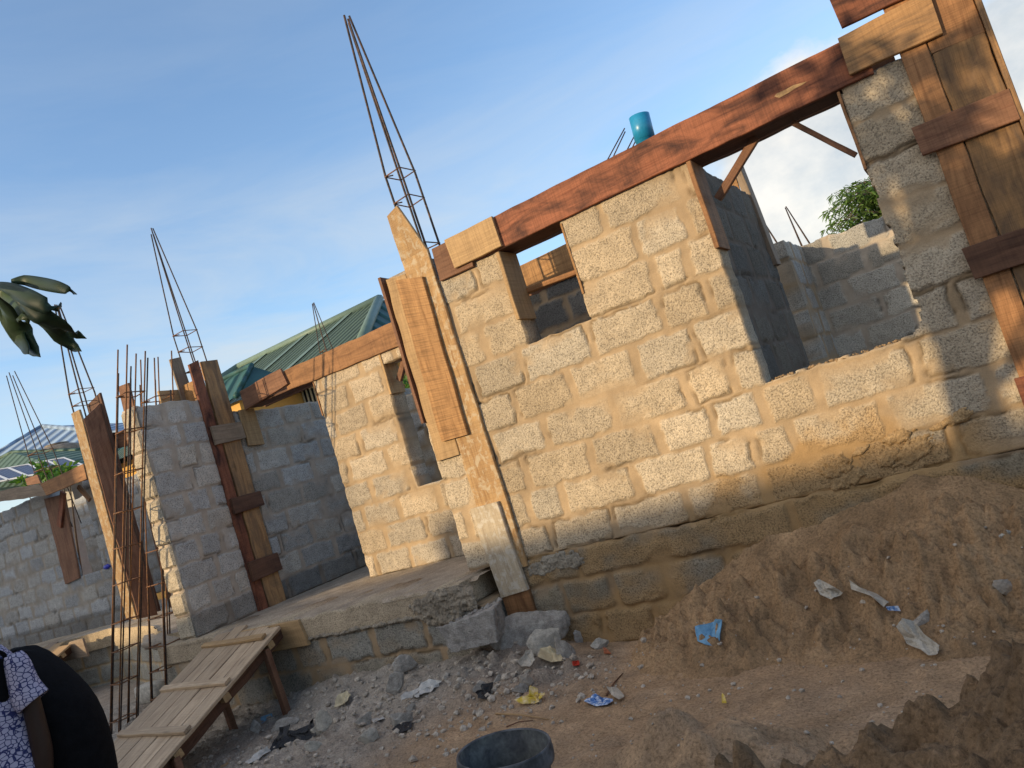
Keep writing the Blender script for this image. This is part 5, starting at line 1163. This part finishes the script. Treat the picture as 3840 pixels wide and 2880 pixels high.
# ------------------------------------------------------------------ house across the street, behind the viewpoint: throws the evening shade over the yard
nb = empty('house', (-20, -16, -.7), 'two part rendered house across the street, behind the viewpoint and outside the picture', 'house')
ZT = 5.25
mb = MB(); mb.box((-23.85, -22, -.7), (10, -14.02, ZT - .12)); mb.build('wall', GREYW, nb)
mb = MB(); mb.box((-23.75, -22.1, ZT - .12), (10.2, -14.0, ZT)); mb.build('roof_slab', CONC, nb)
def prism(name, parent, plan, z0, z1, mat):
    n = len(plan); m2 = MB(); m2.add([(a, b, z0) for a, b in plan] + [(a, b, z1) for a, b in plan], [tuple(range(n - 1, -1, -1)), tuple(range(n, 2 * n))] + [(i, (i + 1) % n, n + (i + 1) % n, n + i) for i in range(n)]); return m2.build(name, mat, parent)
prism('wall', nb, [(-23.9, -14.02), (-27.5, -20), (-55, -20), (-55, -14.02)], -.7, 8.5, GREYW)  # tall wing, its end slanted along the sunlight to shape the left wall's shade
prism('roof_slab', nb, [(-23.85, -13.95), (-27.5, -20.1), (-55.1, -20.1), (-55.1, -13.95)], 8.5, 8.65, CONC)
for xx_ in (-40, -33, -28, -20, -14, -8, -2, 5): mb = MB(); mb.box((xx_ - .7, -14.03, .6), (xx_ + .7, -13.96, 2.0)); mb.build('window', DARKI, nb)
shade_tank = empty('water_tank', (-16.5, -14.6, ZT), 'unseen tank added on the house behind the viewpoint to shade the porch wall', 'water tank')
mb = MB(); mb.lathe((-16.55, -14.6, ZT), [(.42, 0), (.42, .42), (.36, .52), (.2, .6), (.001, .62)], 24); mb.build('tank_body', TANK, shade_tank, True)  # added tank shape, placed so its shadow falls low on the porch wall

# ------------------------------------------------------------------ person at the left edge
def skin_body(name, parent, nodes, edges, mat, sub=2):
    me = bpy.data.meshes.new(name); off = parent.location
    me.from_pydata([tuple(V(p) - off) for p, r in nodes], edges, []); o = bpy.data.objects.new(name, me); COL.objects.link(o); o.parent = parent
    s = o.modifiers.new('skin', 'SKIN'); s.use_smooth_shade = True
    for i, (p, r) in enumerate(nodes): o.data.skin_vertices[0].data[i].radius = (r, r) if not isinstance(r, tuple) else r
    o.data.skin_vertices[0].data[0].use_root = True
    ss = o.modifiers.new('subdiv', 'SUBSURF'); ss.levels = sub; ss.render_levels = sub
    me.materials.append(mat); return o
sh_ = CAM + ray(70, 2470) * 3.2          # the shoulder the photo shows
PXH, PYH = V((.42, .907, 0)), V((-.907, .42, 0)); _b = sh_ + PYH * .17 - PXH * .12; bx, by, fz = _b.x, _b.y, -.67
pe = empty('person', (bx, by, fz), 'person at the left edge in white blouse with dark blue net pattern and black veil', 'person')
def B(dx, dy, z): return V((bx, by, z)) + PXH * dx + PYH * dy
hz_ = sh_.z + .03
# body facing -x ; near arm on the camera side (-y)
ys = sh_.y - by
nodes = [(B(.0, 0, .23), .13), (B(.01, 0, .42), .12), (B(0, 0, hz_ - .06), .085), (B(-.04, 0, hz_ + .08), .055), (B(-.11, 0, hz_ + .15), .065), (B(-.17, 0, hz_ + .23), .08),
         (B(0, .09, .12), .09), (B(0, .10, -.26), .06), (B(.02, .10, -.62), .042), (B(-.13, .10, -.65), .03),
         (B(0, -.09, .12), .09), (B(-.03, -.10, -.26), .06), (B(-.02, -.10, -.62), .042), (B(-.17, -.10, -.65), .03),
         (B(.0, .15, hz_ - .08), .04), (B(.03, .21, hz_ - .30), .042), (B(-.03, .21, hz_ - .54), .03)]
edges = [(0, 1), (1, 2), (2, 3), (3, 4), (4, 5), (0, 6), (6, 7), (7, 8), (8, 9), (0, 10), (10, 11), (11, 12), (12, 13), (2, 14), (14, 15), (15, 16)]
el = CAM + ray(158, 2760) * 3.2; wr = CAM + ray(170, 3000) * 3.17
nodes += [(V((sh_.x, sh_.y, sh_.z - .06)), .03), (sh_.lerp(el, .5), .036), (el + (wr - el) * .25, .042), (wr, .03)]; k0 = 17
edges += [(2, k0), (k0, k0 + 1), (k0 + 1, k0 + 2), (k0 + 2, k0 + 3)]
hand = wr + (wr - el).normalized() * .05
nodes.append((hand, (.022, .04))); edges.append((k0 + 3, k0 + 4)); hb = len(nodes) - 1
skin_body('body', pe, nodes, edges, SKIN)
for i, ln in enumerate((.07, .08, .075, .06)):
    a = hand + V((-.03 + .02 * i, 0, -.02)); b = a + V((0, .008, -ln * .55)); c = b + V((.0, .02, -ln * .45)); skin_body('finger', pe, [(a, .009), (b, .0085), (c, .007)], [(0, 1), (1, 2)], SKIN, 1)
a = hand + V((-.045, 0, .01)); skin_body('thumb', pe, [(a, .010), (a + V((-.02, .005, -.03)), .009), (a + V((-.015, .01, -.055)), .007)], [(0, 1), (1, 2)], SKIN, 1)
def shell(name, parent, rings, mat, close=True, thick=.004):
    """cloth: rings of points lofted together"""
    n = len(rings[0]); vs = [p for r in rings for p in r]; fs = []
    for i in range(len(rings) - 1):
        for k in range(n if close else n - 1): fs.append((i * n + k, i * n + (k + 1) % n, (i + 1) * n + (k + 1) % n, (i + 1) * n + k))
    o = mk(name, vs, fs, mat, parent, True); s = o.modifiers.new('thickness', 'SOLIDIFY'); s.thickness = thick; s.offset = 0
    ss = o.modifiers.new('subdiv', 'SUBSURF'); ss.levels = ss.render_levels = 1
    return o
def oval(c, a, b, n=28, ph=0, wv=0, k=6, tiltx=PXH, tilty=PYH): return [c + tiltx * (a * (1 + wv * math.sin(k * t + ph)) * math.cos(t)) + tilty * (b * (1 + wv * math.sin(k * t + ph)) * math.sin(t)) for t in [2 * math.pi * i / n for i in range(n)]]
shell('blouse', pe, [oval(B(-.02, 0, .05), .19, .20, wv=.03), oval(B(-.02, 0, .18), .18, .185, wv=.03), oval(B(-.01, 0, .32), .155, .17, wv=.02), oval(B(-.01, 0, hz_ - .08), .145, .175), oval(B(-.01, 0, hz_ + .0), .11, .15), oval(B(-.01, 0, hz_ + .05), .075, .08)], BLOUSE)
# sleeve: from the shoulder to a flared open hem above the elbow (rings measured across the arm)
def acr(l, r, d=3.2, sq=.5, n=20):
    p_, q_ = CAM + ray(*l) * d, CAM + ray(*r) * d; c = (p_ + q_) / 2; a = (q_ - p_) / 2; dep = FWD * a.length * .85
    return [c + a * math.cos(t) + dep * math.sin(t) for t in [2 * math.pi * i / n for i in range(n)]]
k3 = 3.19
def zp(x, y): return zz((0, 2360), k3, x, y)
shell('sleeve', pe, [acr(zp(60, 330), zp(240, 255)), acr(zp(50, 390), zp(320, 330)), acr(zp(75, 470), zp(375, 440)), acr(zp(100, 590), zp(425, 590)), acr(zp(130, 740), zp(480, 660)), acr(zp(170, 900), zp(530, 715)), acr(zp(265, 1000), zp(552, 738))], BLOUSE)
shell('skirt', pe, [oval(B(-.01, 0, .16), .17, .18), oval(B(0, 0, -.1), .21, .21, wv=.03), oval(B(0, 0, -.35), .23, .22, wv=.05), oval(B(0, 0, -.62), .26, .24, wv=.07)], VEIL)
# head: face turned to the left, then the veil over head, shoulders and back
hc = B(-.17, 0, hz_ + .22)
m_ = MB(); hv = ICO3[0].copy()
fr = -hv[:, 0]
hv = hv * np.array([.092, .075, .115]); jaw = np.clip(-hv[:, 2] / .115, 0, 1); hv[:, 1] *= 1 - .25 * jaw
f_ = np.clip((fr - .55) / .45, 0, 1)
hv[:, 0] -= f_ * (.020 * np.exp(-((hv[:, 1]) / .012) ** 2 - ((hv[:, 2] + .012) / .024) ** 2) + .008 * np.exp(-(hv[:, 1] / .022) ** 2 - ((hv[:, 2] + .055) / .010) ** 2) - .008 * (np.exp(-((np.abs(hv[:, 1]) - .03) / .013) ** 2 - ((hv[:, 2] - .012) / .010) ** 2)))
hrot = lambda v: PXH * v[0] + PYH * v[1] + V((0, 0, v[2]))
m_.add([hc + hrot(v) for v in hv], ICO3[1]); hd = m_.build('head', SKIN, pe, True)
EYE = m_plain('eye_white', (.6, .57, .52), .3, 5, .05, 0)
m_ = MB()
for s in (-1, 1): m_.add([hc + hrot((-.078, s * .031, .012)) + V(v) * .011 for v in ICO2[0]], ICO2[1])
m_.build('eyes', EYE, hd, True)
vr = []
def arcv(c, a, b, open_, n=30): return [c + PXH * (a * math.cos(t)) + PYH * (b * math.sin(t)) for t in [-math.pi + open_ + (2 * math.pi - 2 * open_) * i / (n - 1) for i in range(n)]]
vr.append(arcv(hc + V((.0, 0, .125)), .02, .02, .2)); vr.append(arcv(hc + V((.01, 0, .10)), .085, .075, .5)); vr.append(arcv(hc + V((.01, 0, .03)), .115, .095, .85)); vr.append(arcv(hc + V((.0, 0, -.08)), .115, .095, .6))
vr.append(arcv(B(-.04, 0, hz_ + .06), .12, .13, .25))
shell('veil', pe, vr, VEIL, close=False)
# the part falling behind the back: its outline follows the photo's dark mass
bk_l = [(250, 250), (390, 450), (560, 700), (560, 1000), (560, 1350), (560, 1700), (560, 2100)]; bk_r = [(330, 330), (640, 500), (880, 680), (1110, 880), (1270, 1250), (1360, 1680), (1400, 2100)]
rings = [[(CAM + ray(*zp(180, 262)) * 3.40) + FWD * .02 * math.sin(j) for j in range(32)]]
for i, (a, b) in enumerate(zip(bk_l, bk_r)):
    p_ = CAM + ray(*zp(a[0] - 250, a[1])) * 3.40; q_ = CAM + ray(*zp(*b)) * 3.40; c = (p_ + q_) / 2; h_ = (q_ - p_) / 2; dep = FWD * .16
    rings.append([c + h_ * math.cos(t) * (1 + .02 * math.sin(5 * t + i)) + dep * math.sin(t) for t in [2 * math.pi * j / 32 for j in range(32)]])
shell('veil_fall', pe, rings, VEIL)
fr_ = []
for (a, b) in (((-260, 240), (60, 330)), ((-280, 420), (75, 480)), ((-280, 640), (105, 640)), ((-260, 850), (160, 860)), ((-220, 1050), (120, 1010))):
    fr_.append(acr(zp(*a), zp(*b), 3.18, n=18))
shell('veil_front', pe, fr_, VEIL)

# ------------------------------------------------------------------ light
SUN_AZ, SUN_EL = math.radians(31), math.radians(13.0)
sdir = V((math.sin(SUN_AZ) * math.cos(SUN_EL), math.cos(SUN_AZ) * math.cos(SUN_EL), -math.sin(SUN_EL)))     # the way the light travels
sl = bpy.data.lights.new('sun', 'SUN'); sl.energy = 2.45; sl.angle = math.radians(.55); sl.color = (1.0, .77, .46)
so = bpy.data.objects.new('sun', sl); COL.objects.link(so); so.rotation_euler = sdir.to_track_quat('-Z', 'Y').to_euler(); so.location = (-10, -12, 12)
w = bpy.data.worlds.new('World'); scene.world = w; w.use_nodes = True; nt = w.node_tree; g = G(nt)
bg = nt.nodes['Background']
sky = g.n('ShaderNodeTexSky', sky_type='NISHITA'); sky.sun_disc = False; sky.sun_elevation = SUN_EL
toS = -sdir; sky.sun_rotation = math.atan2(toS.x, toS.y); sky.altitude = 50; sky.air_density = 1.0; sky.dust_density = 1.0; sky.ozone_density = 2.6
tcn = g.n('ShaderNodeTexCoord').outputs['Generated']
n1 = g.noise(g.mapping(tcn, (1, 1, 1.7), (.4, .2, .1)), 3.2, 8, .6, .3)
def lobe(d, a, b):
    x_ = g.n('ShaderNodeVectorMath', operation='DOT_PRODUCT'); g.l(tcn, x_.inputs[0]); x_.inputs[1].default_value = tuple(V(d).normalized())
    mr = g.n('ShaderNodeMapRange', interpolation_type='SMOOTHSTEP'); mr.inputs[1].default_value = math.cos(math.radians(a)); mr.inputs[2].default_value = math.cos(math.radians(b)); g.l(x_.outputs['Value'], mr.inputs[0]); return mr.outputs[0]
lb1 = lobe(ray(3150, 700), 12, 3); lb2 = lobe(ray(4080, 330), 11, 3)
lobes = g.math('MAXIMUM', lb1, lb2)
lb3 = lobe((-.45, -.8, .62), 62, 20)   # unseen bright cloud lobe, added behind the viewpoint to fill the shade
cum = g.ramp(g.math('ADD', g.math('MULTIPLY', n1, .75), g.math('MULTIPLY', lobes, .42)), [(.55, 0.0), (.68, .9)])
n2 = g.noise(g.mapping(tcn, (1.0, 1.0, 5.0), (3, 1, 2)), 2.2, 6, .6, .6)
sz = g.n('ShaderNodeSeparateXYZ'); g.l(tcn, sz.inputs[0])
low = g.ramp(sz.outputs[2], [(.0, .95), (.2, .75), (.48, .1)])
cir = g.math('MULTIPLY', g.ramp(n2, [(.34, .12), (.66, 1.0)]), low)
c = g.mix(cir, sky.outputs[0], (2.35, 2.5, 2.55))
n3 = g.noise(g.mapping(tcn, (1, 1, 1.5), (7, 3, 1)), 6, 6, .6)
cc_ = g.mix(g.ramp(n3, [(.35, 0.0), (.65, 1.0)]), (2.05, 2.2, 2.3), (3.7, 3.45, 3.05))
c = g.mix(cum, c, cc_)
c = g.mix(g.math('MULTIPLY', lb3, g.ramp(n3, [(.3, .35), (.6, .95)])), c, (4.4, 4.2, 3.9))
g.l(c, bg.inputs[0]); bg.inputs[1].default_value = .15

vs_ = scene.view_settings; vs_.view_transform = 'Standard'; vs_.look = 'None'; vs_.exposure = 1.05; vs_.gamma = 1.0; vs_.use_curve_mapping = False
scene.cycles.max_bounces = 8; scene.cycles.diffuse_bounces = 5; scene.cycles.use_denoising = True
